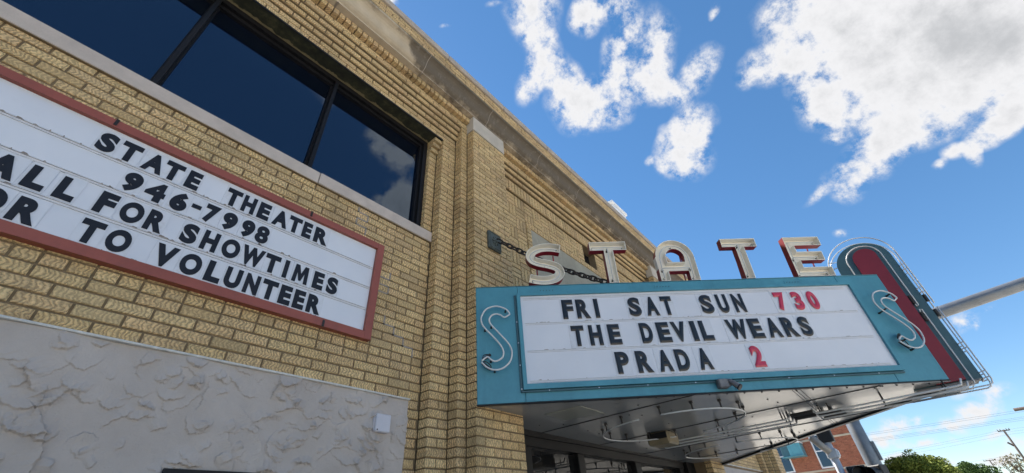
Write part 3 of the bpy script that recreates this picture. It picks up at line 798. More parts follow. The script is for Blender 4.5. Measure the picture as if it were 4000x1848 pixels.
def sign_letter(ch, place, w, h, thick, mat, label, cat, group, bold=.035, bevel=0.0, extr=.02, panel=None, proud=0.0):
    """place(u, v, n) -> world; letter fills 0..w x 0..h"""
    flip = ch == '6'                        # a 6 is a 9 turned round
    vs, fs = CUSTOM[ch] if ch in CUSTOM and not bevel else glyph('9' if flip else ch, h, BOLD.get(ch, bold) if not bevel else bold, bevel, extr)
    if flip: vs = [(1-a, 1-c, d) for a, c, d in vs]
    zm = max(v[2] for v in vs)
    t = thing('sign_letter', label, cat, place(w/2, 0, 0), group)
    b = MB(); b.mesh([place(a*w, c*h, proud + d/zm*thick) for a, c, d in vs], fs); b.build('glyph', mat, t)
    if panel:
        px0, px1, pz0, pz1 = panel; b = MB()
        q = [(px0, pz0), (px1, pz0), (px1, pz1), (px0, pz1)]
        vv = [place(u, v, n) for n in (0.0, proud*.8) for u, v in q]
        b.mesh(vv, [(0, 3, 2, 1), (4, 5, 6, 7)]+[(k, (k+1) % 4, 4+(k+1) % 4, 4+k) for k in range(4)]); b.build('panel', 'letter_panel', t)
    return t
ORD = ['first', 'second', 'third', 'fourth']
def nth(word, i):
    ch = word[i]; n = word.count(ch)
    nm = 'hyphen' if ch == '-' else (('digit ' + DIG[ch]) if ch.isdigit() else 'letter ' + ch)
    return nm if n == 1 else ORD[word[:i].count(ch)] + ' ' + nm
DIG = dict(zip('0123456789', 'zero one two three four five six seven eight nine'.split()))

# ---------------------------------------------------------------- red framed letter board on the wall
BX0, BX1, BZ0, BZ1 = -2.9, 1.612, 2.912, 3.808
brd = thing('letter_board', 'wide white changeable letter board in a red frame below the black window', 'sign', (0, -.02, 2.912))
yf = -.05; fw = .060
b = MB(); b.box(BX0, BX1, yf, .006, BZ0, BZ0+fw); b.build('frame_bottom', 'red_frame', brd)
b = MB(); b.box(BX0, BX1, yf, .006, BZ1-fw+.004, BZ1); b.build('frame_top', 'red_frame', brd)
b = MB(); b.cbox(BX1-.062, BX1+.001, yf-.0015, .006, BZ0+.0005, BZ1-.0005, .003); b.build('frame_side', 'red_frame', brd)
b = MB(); b.box(BX0, BX0+.062, yf-.0015, .006, BZ0+.0005, BZ1-.0005); b.build('frame_side', 'red_frame', brd)
b = MB(); b.box(BX0+.063, BX1-.0635, -.022, .005, BZ0+fw+.001, BZ1-fw+.003); b.build('face_panel', 'sign_face', brd)
for z in (3.556, 3.364, 3.173, 2.980):
    b = MB(); b.cbox(BX0+.064, BX1-.07, -.0310, -.0225, z-.003, z+.003, .001); b.box(BX0+.064, BX1-.07, -.0285, -.0225, z-.018, z-.013); b.build('letter_rail', 'sign_rail', brd)
    rg = random.Random(int(z*100)); g = MB()
    for k in range(20):
        x = rg.uniform(-.9, 1.25); w = rg.uniform(.006, .035); h = rg.uniform(.002, .009)
        g.face([(x, -.0318, z-.003), (x+w, -.0318, z-.003), (x+w*rg.uniform(.5, .9), -.0318, z+h*.8), (x+w*rg.uniform(.1, .4), -.0318, z+h)])
    kind(g.build('rail_grime', 'grime', brd), 'stuff')
for x in (.93, -.3):
    b = MB(); b.box(x-.008, x+.008, yf-.004, yf-.0005, BZ1-.045, BZ1+.004); b.build('frame_clip', 'chain_iron', brd)
b = MB(); b.box(1.21, 1.226, yf-.004, yf-.0005, BZ0-.004, BZ0+.045); b.build('frame_clip', 'chain_iron', brd)
ROWS = [
 (3.569, [('STATE', [(-.318, -.236), (-.218, -.122), (-.098, .006), (.005, .104), (.130, .206)]), ('THEATER', [(.364, .457), (.472, .556), (.578, .658), (.684, .792), (.797, .892), (.906, .976), (1.000, 1.112)])], 'first row'),
 (3.377, [('946-7998', [(-.125, -.040), (-.016, .082), (.112, .200), (.222, .274), (.296, .378), (.404, .490), (.522, .604), (.617, .702)])], 'phone number row'),
 (3.186, [('CALL', [(-.70, -.618), (-.590, -.470), (-.444, -.364), (-.326, -.247)]), ('FOR', [(-.164, -.086), (-.060, .042), (.060, .150)]), ('SHOWTIMES', [(.239, .322), (.350, .438), (.464, .568), (.580, .722), (.730, .830), (.862, .892), (.930, 1.042), (1.080, 1.160), (1.188, 1.275)])], 'third row'),
 (2.992, [('OR', [(-.54, -.430), (-.405, -.305)]), ('TO', [(-.162, -.066), (-.044, .059)]), ('VOLUNTEER', [(.168, .278), (.300, .409), (.438, .523), (.542, .636), (.660, .748), (.766, .866), (.884, .964), (.982, 1.060), (1.080, 1.184)])], 'bottom row')]
for zb, words, rown in ROWS:
    for word, spans in words:
        for i, (a, c) in enumerate(spans):
            hh = .142; vz = zb
            if word[i] == '-': hh = .030; vz = zb+.066
            pl = (lambda a_, z_: (lambda u, v, n: Vector((a_+u, -.0225-n, z_+v))))(a, vz)
            p0 = zb-.006-vz; gl = (a-spans[i-1][1])*.45 if i else .01; gr = (spans[i+1][0]-c)*.45 if i < len(spans)-1 else .01
            sign_letter(word[i], pl, c-a, hh, .003, 'black_letter', 'flat black %s of %s on the red framed board' % (nth(word, i), word if word != '946-7998' else 'the phone number'), 'letter', 'black letters on the red framed board', bold=.060, panel=(-min(.010, gl), c-a+min(.010, gr), p0, p0+.166), proud=.004)

# ================================================================ marquee
F0 = Vector((2.475, -.345, 0)); F1 = Vector((5.36, -3.372, 0)); DV = (F1-F0).normalized(); NV = Vector((DV.y, -DV.x, 0))
if NV.y > 0: NV = -NV
FL = (F1-F0).length; MZ0, MZ1 = 2.500, 3.581
def FP(u, v, n=0.0): return F0 + DV*u + NV*n + Vector((0, 0, v))
MQ = thing('marquee', 'teal wedge-shaped theatre marquee with white changeable letter board and neon', 'marquee', (4.6, -1.2, 2.5))
FM = Matrix((( DV.x, NV.x, 0, F0.x), (DV.y, NV.y, 0, F0.y), (0, 0, 1, 0), (0, 0, 0, 1)))   # local (u, n, z) -> world
FO = .386; FQ = 3.794
def fpan(name, u0, u1, z0, z1, n0=-.03, n1=0.0, mat='teal_paint', c=.003, par=None):
    b = MB(); b.cbox(u0, u1, n0, n1, z0, z1, c, FM); return b.build(name, mat, par or MQ)
fpan('fascia_panel', 0, .398, MZ0, MZ1); fpan('fascia_panel', 3.70, FL, MZ0, MZ1)
fpan('fascia_band', .400, 3.698, 3.470, MZ1); fpan('fascia_band', .400, 2.20, MZ0, 2.640, n1=-.0006); fpan('fascia_band', 2.202, 3.698, MZ0, 2.640)
fpan('fascia_foot', -.004, FL, MZ0-.012, MZ0-.001, -.03, .006, 'black_trim')
fpan('fascia_flashing', 0, FL, MZ1+.001, MZ1+.007, -.05, .005)
# raised frame of the letter board with mitred corners, on a set-back ledge
fz0, fz1, wz0, wz1, wu0, wu1 = 2.592, 3.492, 2.637, 3.466, .420, 3.770
def mitre(name, q):
    b = MB(); vs = [FM @ Vector((u, n, z)) for n in (.001, .034) for u, z in q]
    b.mesh(vs, [(0, 1, 2, 3), (4, 7, 6, 5)]+[(k, (k+1) % 4, 4+(k+1) % 4, 4+k) for k in range(4)]); return b.build(name, 'teal_paint', MQ)
mitre('board_frame', [(FO, fz0), (FQ, fz0), (wu1, wz0), (wu0, wz0)]); mitre('board_frame', [(FO, fz1), (wu0, wz1), (wu1, wz1), (FQ, fz1)])
mitre('board_frame', [(FO-.0, fz0), (wu0, wz0), (wu0, wz1), (FO, fz1)]); mitre('board_frame', [(FQ, fz0), (FQ, fz1), (wu1, wz1), (wu1, wz0)])
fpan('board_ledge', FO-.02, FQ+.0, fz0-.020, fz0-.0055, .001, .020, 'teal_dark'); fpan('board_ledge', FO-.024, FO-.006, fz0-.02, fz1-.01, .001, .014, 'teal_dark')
fpan('board_face', wu0-.01, wu1+.01, wz0-.01, wz1+.01, .0012, .012, 'sign_face')
for z in (3.186, 2.925, 2.664, 3.440):
    b = MB(); b.cbox(wu0+.025, wu1-.06, .0125, .0175, z-.003, z+.003, .001, FM); b.cbox(wu0+.025, wu1-.06, .0125, .016, z-.016, z-.012, .001, FM); b.build('letter_rail', 'sign_rail', MQ)
rg = random.Random(9); g = MB()
for k in range(70):
    z = rg.choice((3.186, 2.925, 2.664)); u = rg.uniform(.5, 3.6); w = rg.uniform(.006, .05); h = rg.uniform(.001, .006)
    g.face([FP(u, z+.003, .0180), FP(u+w, z+.003, .0180), FP(u+w*.7, z+.003+h, .0180), FP(u+w*.2, z+.003+h*.8, .0180)])
kind(g.build('rail_grime', 'grime', MQ), 'stuff')
for u in (.60, 1.77, 3.13):
    fpan('hinge_plate', u, u+.17, 3.508, 3.545, .0005, .004, 'teal_paint', .001); fpan('hinge_slot', u+.005, u+.165, 3.503, 3.5075, .0006, .008, 'teal_dark', .001)
    b = MB()
    for k in range(5): b.tube([FP(u+.025+k*.03, 3.528, .004), FP(u+.025+k*.03, 3.528, .007)], .005, 8)
    build_each(b, 'rivet', 'teal_dark', MQ)
for u, z in [(FO-.015, 3.2+k*-.2) for k in range(4)] + [(.6+.42*k, fz0-.012) for k in range(8)]:
    b = MB(); b.tube([FP(u, z, .014), FP(u, z, .024)], .006, 8); b.build('bolt', 'aluminium', MQ)
# neon S on both ends of the fascia
PA = [(.306, 3.276), (.272, 3.320), (.186, 3.351), (.095, 3.325), (.050, 3.255), (.050, 3.190), (.080, 3.135), (.140, 3.066), (.200, 2.990), (.228, 2.935), (.232, 2.895), (.213, 2.855), (.160, 2.832), (.122, 2.850), (.092, 2.874), (.045, 2.842)]
PB = [(.306, 3.276), (.302, 3.260), (.256, 3.237), (.222, 3.262), (.180, 3.272), (.140, 3.258), (.119, 3.218), (.135, 3.168), (.195, 3.095), (.265, 3.008), (.298, 2.950), (.306, 2.895), (.285, 2.825), (.225, 2.772), (.152, 2.759), (.090, 2.782), (.041, 2.831)]
for du, dz in ((0, 0), (3.846, .018)):
    for P in (PA, PB):
        b = MB(); b.tube(smoothpath([FP(u+du, z+dz, .055) for u, z in P], 6), .0075, 8); nb = b.build('neon_tube', 'neon_glass', MQ, smooth=True)
    b = MB()
    for u, z in ((.272, 3.318), (.078, 3.137), (.137, 3.166), (.152, 2.762), (.122, 2.850)):
        b.tube([FP(u+du, z+dz-.004, 0), FP(u+du, z+dz-.004, .05)], [.010, .006], 8)
    build_each(b, 'neon_standoff', 'dark_rubber', MQ)
    b = MB(); b.tube([FP(.05+du, 2.825+dz, .045), FP(.12+du, 2.772+dz, .03)], .014, 8); b.tube([FP(.065+du, 2.862+dz, .045), FP(.118+du, 2.905+dz, .02)], .013, 8); build_each(b, 'electrode_cap', 'dark_rubber', MQ)
    b = MB(); b.tube(smoothpath([FP(u+du, z+dz, n) for u, z, n in ((.055, 2.835, .05), (.085, 2.828, .06), (.12, 2.80, .04), (.118, 2.775, .03))]), .004, 6)
    b.tube(smoothpath([FP(u+du, z+dz, n) for u, z, n in ((.05, 2.855, .05), (.06, 2.885, .06), (.09, 2.900, .04), (.118, 2.905, .02))]), .004, 6); build_each(b, 'lead_wire', 'dark_rubber', MQ)
# deck, far fascia and soffit
G0 = Vector((mirror(F1.x), F1.y, 0)); G1 = Vector((mirror(F0.x), F0.y, 0))
b = MB(); dk = [FP(.02, 0, -.035), FP(FL, 0, -.035), G0+Vector((.03, .035, 0)), G1+Vector((0, .03, 0))]
b.mesh([p+Vector((0, 0, z)) for z in (3.50, 3.56) for p in dk], [(0, 1, 2, 3), (4, 7, 6, 5)]+[(k, (k+1) % 4, 4+(k+1) % 4, 4+k) for k in range(4)]); b.build('deck', 'grey_metal', MQ)
GD = (G1-G0).normalized(); GN = Vector((GD.y, -GD.x, 0))
if GN.y > 0: GN = -GN
GM = Matrix(((GD.x, GN.x, 0, G0.x), (GD.y, GN.y, 0, G0.y), (0, 0, 1, 0), (0, 0, 0, 1))); GL = (G1-G0).length
b = MB(); b.cbox(0, GL, -.03, 0, 2.48, MZ1, .003, GM); b.build('fascia_far', 'teal_paint', MQ)
b = MB(); vs = [GM @ Vector((u, n, z)) for u, n, z in ((-.05, -.045, 2.462), (GL, -.045, 2.408), (GL, .02, 2.408), (-.05, .02, 2.462), (-.05, -.045, 2.486), (GL, -.045, 2.47), (GL, .02, 2.47), (-.05, .02, 2.486))]
b.mesh(vs, [(0, 1, 2, 3), (4, 7, 6, 5)]+[(k, (k+1) % 4, 4+(k+1) % 4, 4+k) for k in range(4)]); b.build('soffit_edge_trim', 'black_trim', MQ)
SA = Vector((2.475, -.345, 2.500)); SB = Vector((5.46, -3.4, 2.482)); SC = Vector((8.445, -.345, 2.432)); SN = (SB-SA).cross(SC-SA).normalized()
def SZ(x, y, drop=0.0): return SA.z - (SN.x*(x-SA.x)+SN.y*(y-SA.y))/SN.z - drop
def SP(x, y, drop=0.0): return Vector((x, y, SZ(x, y, drop)))
def xr(y):
    t = (y-F0.y)/(F1.y-F0.y); l = F0.x+(F1.x-F0.x)*t; return (l+.03, mirror(l)-.03)
# soffit sheets between the seams, each a metal sheet of its own
YB = .02
SEAMS = [3.75, 4.92, 6.09, 7.28]
def soffit_poly(xa, xb, ya, yb):
    """part of the wedge between two seams and two y lines"""
    pts = [(F0.x+.02, YB), (mirror(F0.x)-.02, YB), (mirror(F0.x)-.02, F0.y), (mirror(F1.x), F1.y), (F1.x, F1.y), (F0.x+.02, F0.y)]
    def cut(P, f):
        o = []
        for k in range(len(P)):
            a, c = P[k], P[(k+1) % len(P)]; fa, fc = f(a), f(c)
            if fa >= 0: o.append(a)
            if fa*fc < 0: t = fa/(fa-fc); o.append((a[0]+(c[0]-a[0])*t, a[1]+(c[1]-a[1])*t))
        return o
    for f in (lambda p: p[0]-xa, lambda p: xb-p[0], lambda p: p[1]-ya, lambda p: yb-p[1]):
        if pts: pts = cut(pts, f)
    return pts
xs = [2.4]+SEAMS+[8.6]
for xa, xb in zip(xs[:-1], xs[1:]):
    for ya, yb in ((-3.6, -2.3165), (-2.3135, .1)):
        P = soffit_poly(xa+.003, xb-.003, ya+.002, yb)
        if len(P) < 3: continue
        n = len(P); b = MB(); b.mesh([SP(x, y) for x, y in P]+[SP(x, y, -.012) for x, y in P], [tuple(range(n)), tuple(reversed(range(n, 2*n)))]+[(k, (k+1) % n, n+(k+1) % n, n+k) for k in range(n)])
        b.build('soffit_sheet', 'soffit_enamel', MQ)
b = MB()
for x in SEAMS:
    y1 = -.35-(x-F0.x)*1.049 if x < CX else -.35-(mirror(x)-F0.x)*1.049
    b.tube([SP(x, 0, .001), SP(x, y1+.03, .001)], .0055, 6)
build_each(b, 'soffit_seam', 'dark_rubber', MQ)
b = MB()
for dy in (.025, -.03): b.tube([SP(4.38, -2.315+dy, .001), SP(6.56, -2.315+dy, .001)], .003, 6)
build_each(b, 'soffit_cross_strip', 'dark_rubber', MQ)
b = MB(); P = [(3.18, -.50), (3.22, -.86), (3.62, -.86), (3.52, -.48)]
b.mesh([SP(x, y, d) for d in (.001, .006) for x, y in P], [(0, 1, 2, 3), (4, 7, 6, 5)]+[(k, (k+1) % 4, 4+(k+1) % 4, 4+k) for k in range(4)]); b.build('soffit_hatch', 'soffit_patch', MQ)
b = MB(); rg = random.Random(2)
for k in range(44):
    y = rg.uniform(-3.0, -.1); l, r = xr(min(y, -.36)); x = rg.uniform(l, r); b.tube([SP(x, y), SP(x, y, .006)], .007, 6)
for k in range(26):
    t = k/25; p = FP(.1+t*3.9, 0, -.03); b.tube([SP(p.x, p.y), SP(p.x, p.y, .008)], .007, 6)
kind(b.build('soffit_screws', 'dark_rubber', MQ), 'stuff')
# neon under the marquee: two rings and the run of tubes down the axis
def ring(cx, cy, rx, ry, a0, a1, drop):
    b = MB(); n = 40; b.tube([SP(cx+rx*math.cos(a0+(a1-a0)*k/n), cy+ry*math.sin(a0+(a1-a0)*k/n), drop) for k in range(n+1)], .0068, 8); b.build('neon_tube', 'neon_glass', MQ, smooth=True)
    b = MB()
    for k in range(0, n+1, 6):
        a = a0+(a1-a0)*k/n; p = SP(cx+rx*math.cos(a), cy+ry*math.sin(a)); q = SP(p.x, p.y, drop)
        b.tube([p, q], .007, 6); b.tube([p, SP(p.x, p.y, .02)], .016, 6)
    build_each(b, 'neon_standoff', 'dark_rubber', MQ)
ring(4.38, -1.15, .56, .70, .25, 3.05, .075); ring(4.38, -1.15, .56, .70, 3.35, 6.1, .075)
ring(mirror(4.38), -1.15, .56, .70, .25, 3.05, .075); ring(mirror(4.38), -1.15, .56, .70, 3.35, 6.1, .075)
for k, x in enumerate((5.20, 5.38, 5.56)):
    for ya, yb in ((-.55, -2.08), (-2.28, -3.42-.05*(k % 2))):
        b = MB(); b.tube([SP(x, ya, .02)]+smoothpath([SP(x, ya-.02, .068), SP(x, ya-.05, .072)], 3)+[SP(x, yb+.05, .072), SP(x, yb+.02, .068), SP(x, yb, .02)], .0080, 8); b.build('neon_tube', 'neon_glass', MQ, smooth=True)
b = MB()
for y in (-.75, -1.35, -2.0, -2.06, -2.34, -2.42, -2.85, -3.3):
    for x in (5.20, 5.38, 5.56): b.tube([SP(x, y), SP(x, y, .066)], .007, 6)
for x, y in ((5.20, -2.18), (5.38, -2.18), (5.38, -2.40), (5.56, -2.42)): b.tube([SP(x, y-.10, .05), SP(x, y+.10, .05)], .019, 8)
build_each(b, 'neon_standoff', 'dark_rubber', MQ)

# letters on the marquee board
MROWS = [(3.210, .200, [('FRI', [(.808, .914), (.942, 1.072), (1.116, 1.158)], 0), ('SAT', [(1.446, 1.566), (1.612, 1.736), (1.772, 1.882)], 0), ('SUN', [(2.158, 2.282), (2.330, 2.436), (2.490, 2.598)], 0), ('730', [(2.925, 3.035), (3.104, 3.202), (3.258, 3.362)], 1)]),
         (2.945, .197, [('THE', [(.858, .976), (1.020, 1.138), (1.196, 1.310)], 0), ('DEVIL', [(1.497, 1.608), (1.656, 1.776), (1.796, 1.932), (1.980, 2.030), (2.066, 2.176)], 0), ('WEARS', [(2.326, 2.520), (2.543, 2.664), (2.708, 2.840), (2.870, 3.006), (3.036, 3.146)], 0)]),
         (2.683, .195, [('PRADA', [(1.212, 1.328), (1.394, 1.530), (1.586, 1.710), (1.750, 1.870), (1.948, 2.072)], 0), ('2', [(2.448, 2.556)], 1)])]
for zb, hh, words in MROWS:
    for word, spans, red in words:
        for i, (a, c) in enumerate(spans):
            pl = (lambda a_, z_: (lambda u, v, n: FP(a_+u, z_+v, .0122+n)))(a, zb); gl = (a-spans[i-1][1])*.45 if i else .018; gr = (spans[i+1][0]-c)*.45 if i < len(spans)-1 else .018
            sign_letter(word[i], pl, c-a, hh, .013, 'red_gloss' if red else 'black_gloss', ('glossy %s faceted %s of %s on the teal marquee' % ('red' if red else 'black', nth(word, i), 'the red showtime' if word == '730' else word)) if word != '2' else 'glossy red faceted digit two standing alone after PRADA on the teal marquee', 'letter', 'faceted letters on the marquee board', bold=.060, bevel=.060, extr=.002, panel=(-min(.018, gl), c-a+min(.018, gr), -.022, hh+.018), proud=.003)

# ---------------------------------------------------------------- STATE channel letters standing on the marquee
def inset(P, t):
    n = len(P); o = []
    A = sum(P[k][0]*P[(k+1) % n][1]-P[(k+1) % n][0]*P[k][1] for k in range(n))
    sg = 1 if A > 0 else -1
    for k in range(n):
        a = Vector(P[k-1]); p = Vector(P[k]); c = Vector(P[(k+1) % n])
        d1 = (p-a).normalized(); d2 = (c-p).normalized(); n1 = Vector((-d1.y, d1.x))*sg; n2 = Vector((-d2.y, d2.x))*sg
        m_ = n1+n2; m_ = m_.normalized() if m_.length > 1e-6 else n1; q = max(.35, m_.dot(n1)); o.append(tuple(p+m_*(t/q)))
    return o
def stroke(path, w):
    P = [Vector(p) for p in path]; L_ = []; R_ = []
    for k in range(len(P)):
        a = P[max(0, k-1)]; c = P[min(len(P)-1, k+1)]; d = (c-a).normalized(); nn = Vector((-d.y, d.x))
        L_.append(tuple(P[k]+nn*w/2)); R_.append(tuple(P[k]-nn*w/2))
    return L_+R_[::-1]
def arc(cx, cy, rx, ry, a0, a1, n=12): return [(cx+rx*math.cos(math.radians(a0+(a1-a0)*k/n)), cy+ry*math.sin(math.radians(a0+(a1-a0)*k/n))) for k in range(n+1)]
LH = .462; LW = .390
spath = [(.362, .372)] + arc(.200, .352, .148, .062, 55, 180, 10) + arc(.155, .290, .103, .062, 180, 262, 7)[1:] + [(.20, .227)] + arc(.235, .165, .103, .065, 82, 0, 7) + arc(.185, .108, .153, .060, 0, -125, 10)[1:] + [(.045, .092)]
spath = [tuple(p) for p in smoothpath([Vector((*p, 0)) for p in [(.365, .395), (.27, .413), (.17, .410), (.085, .375), (.052, .325), (.075, .275), (.14, .245), (.23, .222), (.31, .188), (.338, .135), (.305, .080), (.22, .050), (.12, .052), (.03, .075)]], 5)]
spath = [(p[0], p[1]) for p in spath]
LET = {
 'S': ([stroke(spath, .092)], [[(x, y) for x, y in spath[2:-2]]], .505),
 'T': ([[(0, LH-.098), (.145, LH-.098), (.145, 0), (.243, 0), (.243, LH-.098), (.388, LH-.098), (.388, LH), (0, LH)]], [[(.03, LH-.05), (.36, LH-.05)], [(.194, LH-.06), (.194, .06)]], 1.185),
 'A': ([[(0, 0), (.098, 0), (.098, .105), (.312, .105), (.312, 0), (.41, 0)] + [(.41, .27)] + arc(.205, .262, .205, .20, 0, 180, 16) + [(0, .27)], [(.112, .205), (.298, .205)] + arc(.205, .262, .098, .098, 0, 180, 10)],
       [[(.05, .05), (.05, .26)] + arc(.205, .262, .152, .150, 180, 0, 12) + [(.36, .26), (.36, .05)], [(.06, .155), (.35, .155)]], 1.862),
 'E': ([[(0, 0), (.41, 0), (.41, .102), (.098, .102), (.098, .182), (.375, .182), (.375, .284), (.098, .284), (.098, LH-.102), (.41, LH-.102), (.41, LH), (0, LH)]], [[(.36, LH-.05), (.05, LH-.05), (.05, .05), (.36, .05)], [(.06, .233), (.33, .233)]], 3.318)}
def channel_letter(ch, u0, label):
    loops, tubes, _ = LET[ch]; D = .072; lean = .12
    t = thing('channel_letter', label, 'letter', FP(u0+.2, MZ1, -.02), 'letters of the name on the marquee')
    def W(x, y, d): return FP(u0+x, MZ1+.010+y*math.cos(lean), -.066+d*math.cos(lean)+y*math.sin(lean)+.0)
    outer = MB(); inner = MB(); rim = MB()
    ins = [inset(L_, .005) if k == 0 else inset(L_, -.005) for k, L_ in enumerate(loops)]
    for L_, I_ in zip(loops, ins):
        n = len(L_)
        for k in range(n):
            a, c = L_[k], L_[(k+1) % n]; e, g = I_[k], I_[(k+1) % n]
            outer.face([W(*a, 0), W(*c, 0), W(*c, D), W(*a, D)]); inner.face([W(*e, .004), W(*e, D), W(*g, D), W(*g, .004)])
            rim.face([W(*a, D), W(*c, D), W(*g, D), W(*e, D)])
    outer.build('letter_return', 'letter_red', t); inner.build('inner_return', 'letter_cream', t); rim.build('rim', 'letter_cream', t)
    V_ = [[Vector((x, y, 0)) for x, y in L_] for L_ in loops]; flat = [p for L_ in loops for p in L_]; tr = geometry.tessellate_polygon(V_)
    back = MB(); back.mesh([W(x, y, .004) for x, y in flat]+[W(x, y, 0) for x, y in flat], [f for f in tr]+[tuple(len(flat)+q for q in f[::-1]) for f in tr]); back.build('back_plate', 'letter_cream', t, fixn=False)
    for P in tubes:
        b = MB(); b.tube([W(*P[0], .006)]+[W(x, y, .045) for x, y in P]+[W(*P[-1], .006)], .0052, 8); b.build('neon_tube', 'neon_glass', t, smooth=True)
    b = MB()
    for P in tubes:
        for q in (P[0], P[-1], P[len(P)//2]): b.tube([W(q[0], q[1]-.018, .004), W(q[0], q[1]-.018, .03)], [.011, .007], 8)
    build_each(b, 'electrode', 'dark_rubber', t)
    b = MB()
    for x in ((.12, .30) if ch != 'T' else (.165, .222)): b.tube([W(x, LH-.1, -.008), FP(u0+x, MZ1-.02, -.10)], .007, 6)
    build_each(b, 'support_rod', 'letter_red', t)
for ch, u0, lab in (('S', .505, 'cream and dark red open letter S, nearest the brick wall, crossed by a chain'), ('T', 1.183, 'cream and dark red open letter T beside the round-topped A, nearer the wall'), ('A', 1.862, 'cream and dark red open letter A with a round top'), ('T', 2.610, 'cream and dark red open letter T standing between A and E'), ('E', 3.318, 'cream and dark red open letter E with its upper edge sunlit')):
    channel_letter(ch, u0, lab)

# ---------------------------------------------------------------- blade at the point of the marquee
BS = thing('blade_sign', 'tall rounded red and teal neon fin at the point of the marquee', 'sign', (5.46, -3.4, 2.48))
def pill(yc, R_, zc, zb, x0, x1, n=22):
    P = [(yc-R_, zb), (yc+R_, zb)] + [(yc+R_*math.cos(PI*k/n), zc+R_*math.sin(PI*k/n)) for k in range(n+1)]
    return P
def pill_obj(name, mat, yc, R_, zc, zb, x0, x1):
    b = MB(); b.extrude_x(pill(yc, R_, zc, zb, x0, x1), x0, x1); return b.build(name, mat, BS)
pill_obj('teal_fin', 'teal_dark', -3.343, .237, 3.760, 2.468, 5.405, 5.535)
pill_obj('red_panel', 'blade_red', -3.370, .102, 3.803, 2.478, 5.362, 5.404); pill_obj('red_panel', 'blade_red', -3.370, .102, 3.803, 2.478, 5.536, 5.578)
def hoop(yc, R_, zc, x, yend, segs, n=24):
    P = [Vector((x, yc-R_, 2.425))] + [Vector((x, yc-R_, z)) for z in (2.8, 3.2)] + [Vector((x, yc-R_*math.cos(PI*k/n), zc+R_*math.sin(PI*k/n))) for k in range(n+1)] + [Vector((x, yc+R_, yend))]
    return P
for x in (5.378, 5.562):
    P = hoop(-3.36, .150, 3.795, x, 3.55, 0)
    z0 = 3.175
    up = [Vector((x, P[0].y+.018, z0+.03)), Vector((x, P[0].y+.015, z0+.004)), Vector((x, P[0].y, z0+.012))] + P[3:]
    b = MB(); b.tube(up, .0060, 8); b.build('neon_tube', 'neon_glass', BS, smooth=True)
    b = MB(); b.tube([Vector((x, P[0].y+.02, z0-.06)), Vector((x, P[0].y+.016, z0-.03)), Vector((x, P[0].y, z0-.036)), Vector((x, P[0].y, 2.45)), Vector((x, P[0].y+.01, 2.425)), Vector((x, -3.2, 2.415))], .0060, 8); b.build('neon_tube', 'neon_glass', BS, smooth=True)
    b = MB(); b.tube([Vector((x, P[0].y+.020, z0+.03)), Vector((x, P[0].y+.020, z0+.12))], .014, 8); b.tube([Vector((x, P[0].y+.020, z0-.06)), Vector((x, P[0].y+.020, z0-.15))], .014, 8); build_each(b, 'electrode_cap', 'dark_rubber', BS)
for x in (5.385, 5.540):
    P = hoop(-3.33, .292, 3.772, x, 3.80, 0)
    b = MB(); b.tube([Vector((x, P[0].y, 3.17))]+P[3:], .0060, 8); b.build('neon_tube', 'neon_glass', BS, smooth=True)
    b = MB(); b.tube([Vector((x, P[0].y, 3.13)), Vector((x, P[0].y, 2.45)), Vector((x, P[0].y+.012, 2.415)), Vector((x, P[0].y+.04, 2.405)), Vector((x, -3.05, 2.40))], .0060, 8); b.build('neon_tube', 'neon_glass', BS, smooth=True)
b = MB()
for z in (3.62, 3.35, 2.78, 2.52):
    for zz in (z, z-.05): b.tube([(5.385, -3.622, zz), (5.385, -3.58, zz-.008), (5.54, -3.58, zz-.008), (5.54, -3.622, zz)], .005, 6)
b.tube([(5.385, -3.06, 3.88), (5.405, -3.13, 3.87)], .005, 6); b.tube([(5.54, -3.06, 3.86), (5.53, -3.13, 3.86)], .005, 6)
for z in (3.5, 3.0, 2.55):
    for x in (5.378, 5.562): b.tube([(x, -3.51, z), (5.47, -3.51, z)], .005, 6)
build_each(b, 'tube_bracket', 'aluminium', BS)
b = MB()
for z in (3.22, 3.06): b.tube([(5.46, -3.60, z), (5.46, -3.60, z+.07)], .018, 8)
build_each(b, 'electrode_cap', 'dark_rubber', BS)
b = MB(); b.box(5.38, 5.56, -3.55, -3.12, 2.455, 2.4675); b.build('blade_foot', 'grey_metal', BS)

# ---------------------------------------------------------------- small things on the front
# chain stay from a cast plate on the pilaster down to the marquee deck
pl = thing('anchor_plate', 'square verdigris cast wall plate on the tan brick pilaster', 'plate', (2.762, -.345, 4.16))
b = MB(); b.cbox(2.662, 2.864, -.372, -.3385, 4.158, 4.390, .006); b.build('plate', 'verdigris', pl)
b = MB()
for (x0, x1, z0, z1) in ((2.676, 2.850, 4.366, 4.378), (2.676, 2.850, 4.170, 4.182), (2.676, 2.688, 4.183, 4.365), (2.838, 2.850, 4.183, 4.365)): b.cbox(x0, x1, -.381, -.3725, z0, z1, .003)
b.build('plate_moulding', 'verdigris', pl)
b = MB()
for k in range(8):
    a = k*PI/4; b.tube([(2.763, -.374, 4.275), (2.763+.05*math.cos(a), -.378, 4.275+.06*math.sin(a))], [.02, .007], 8)
b.tube([(2.763, -.372, 4.275), (2.763, -.405, 4.275)], [.036, .022], 12); b.build('rosette', 'verdigris', pl)
P0 = Vector((2.763, -.405, 4.275)); P1 = FP(1.335, 3.659, -.105)
ch = thing('stay_chain', 'dark iron chain running from wall plate down to the marquee', 'chain', P1)
LKS = 21; vec = P1-P0; tdir = vec.normalized(); pitch = vec.length/LKS; side = tdir.cross(Vector((0, 0, 1))).normalized(); upv = side.cross(tdir)
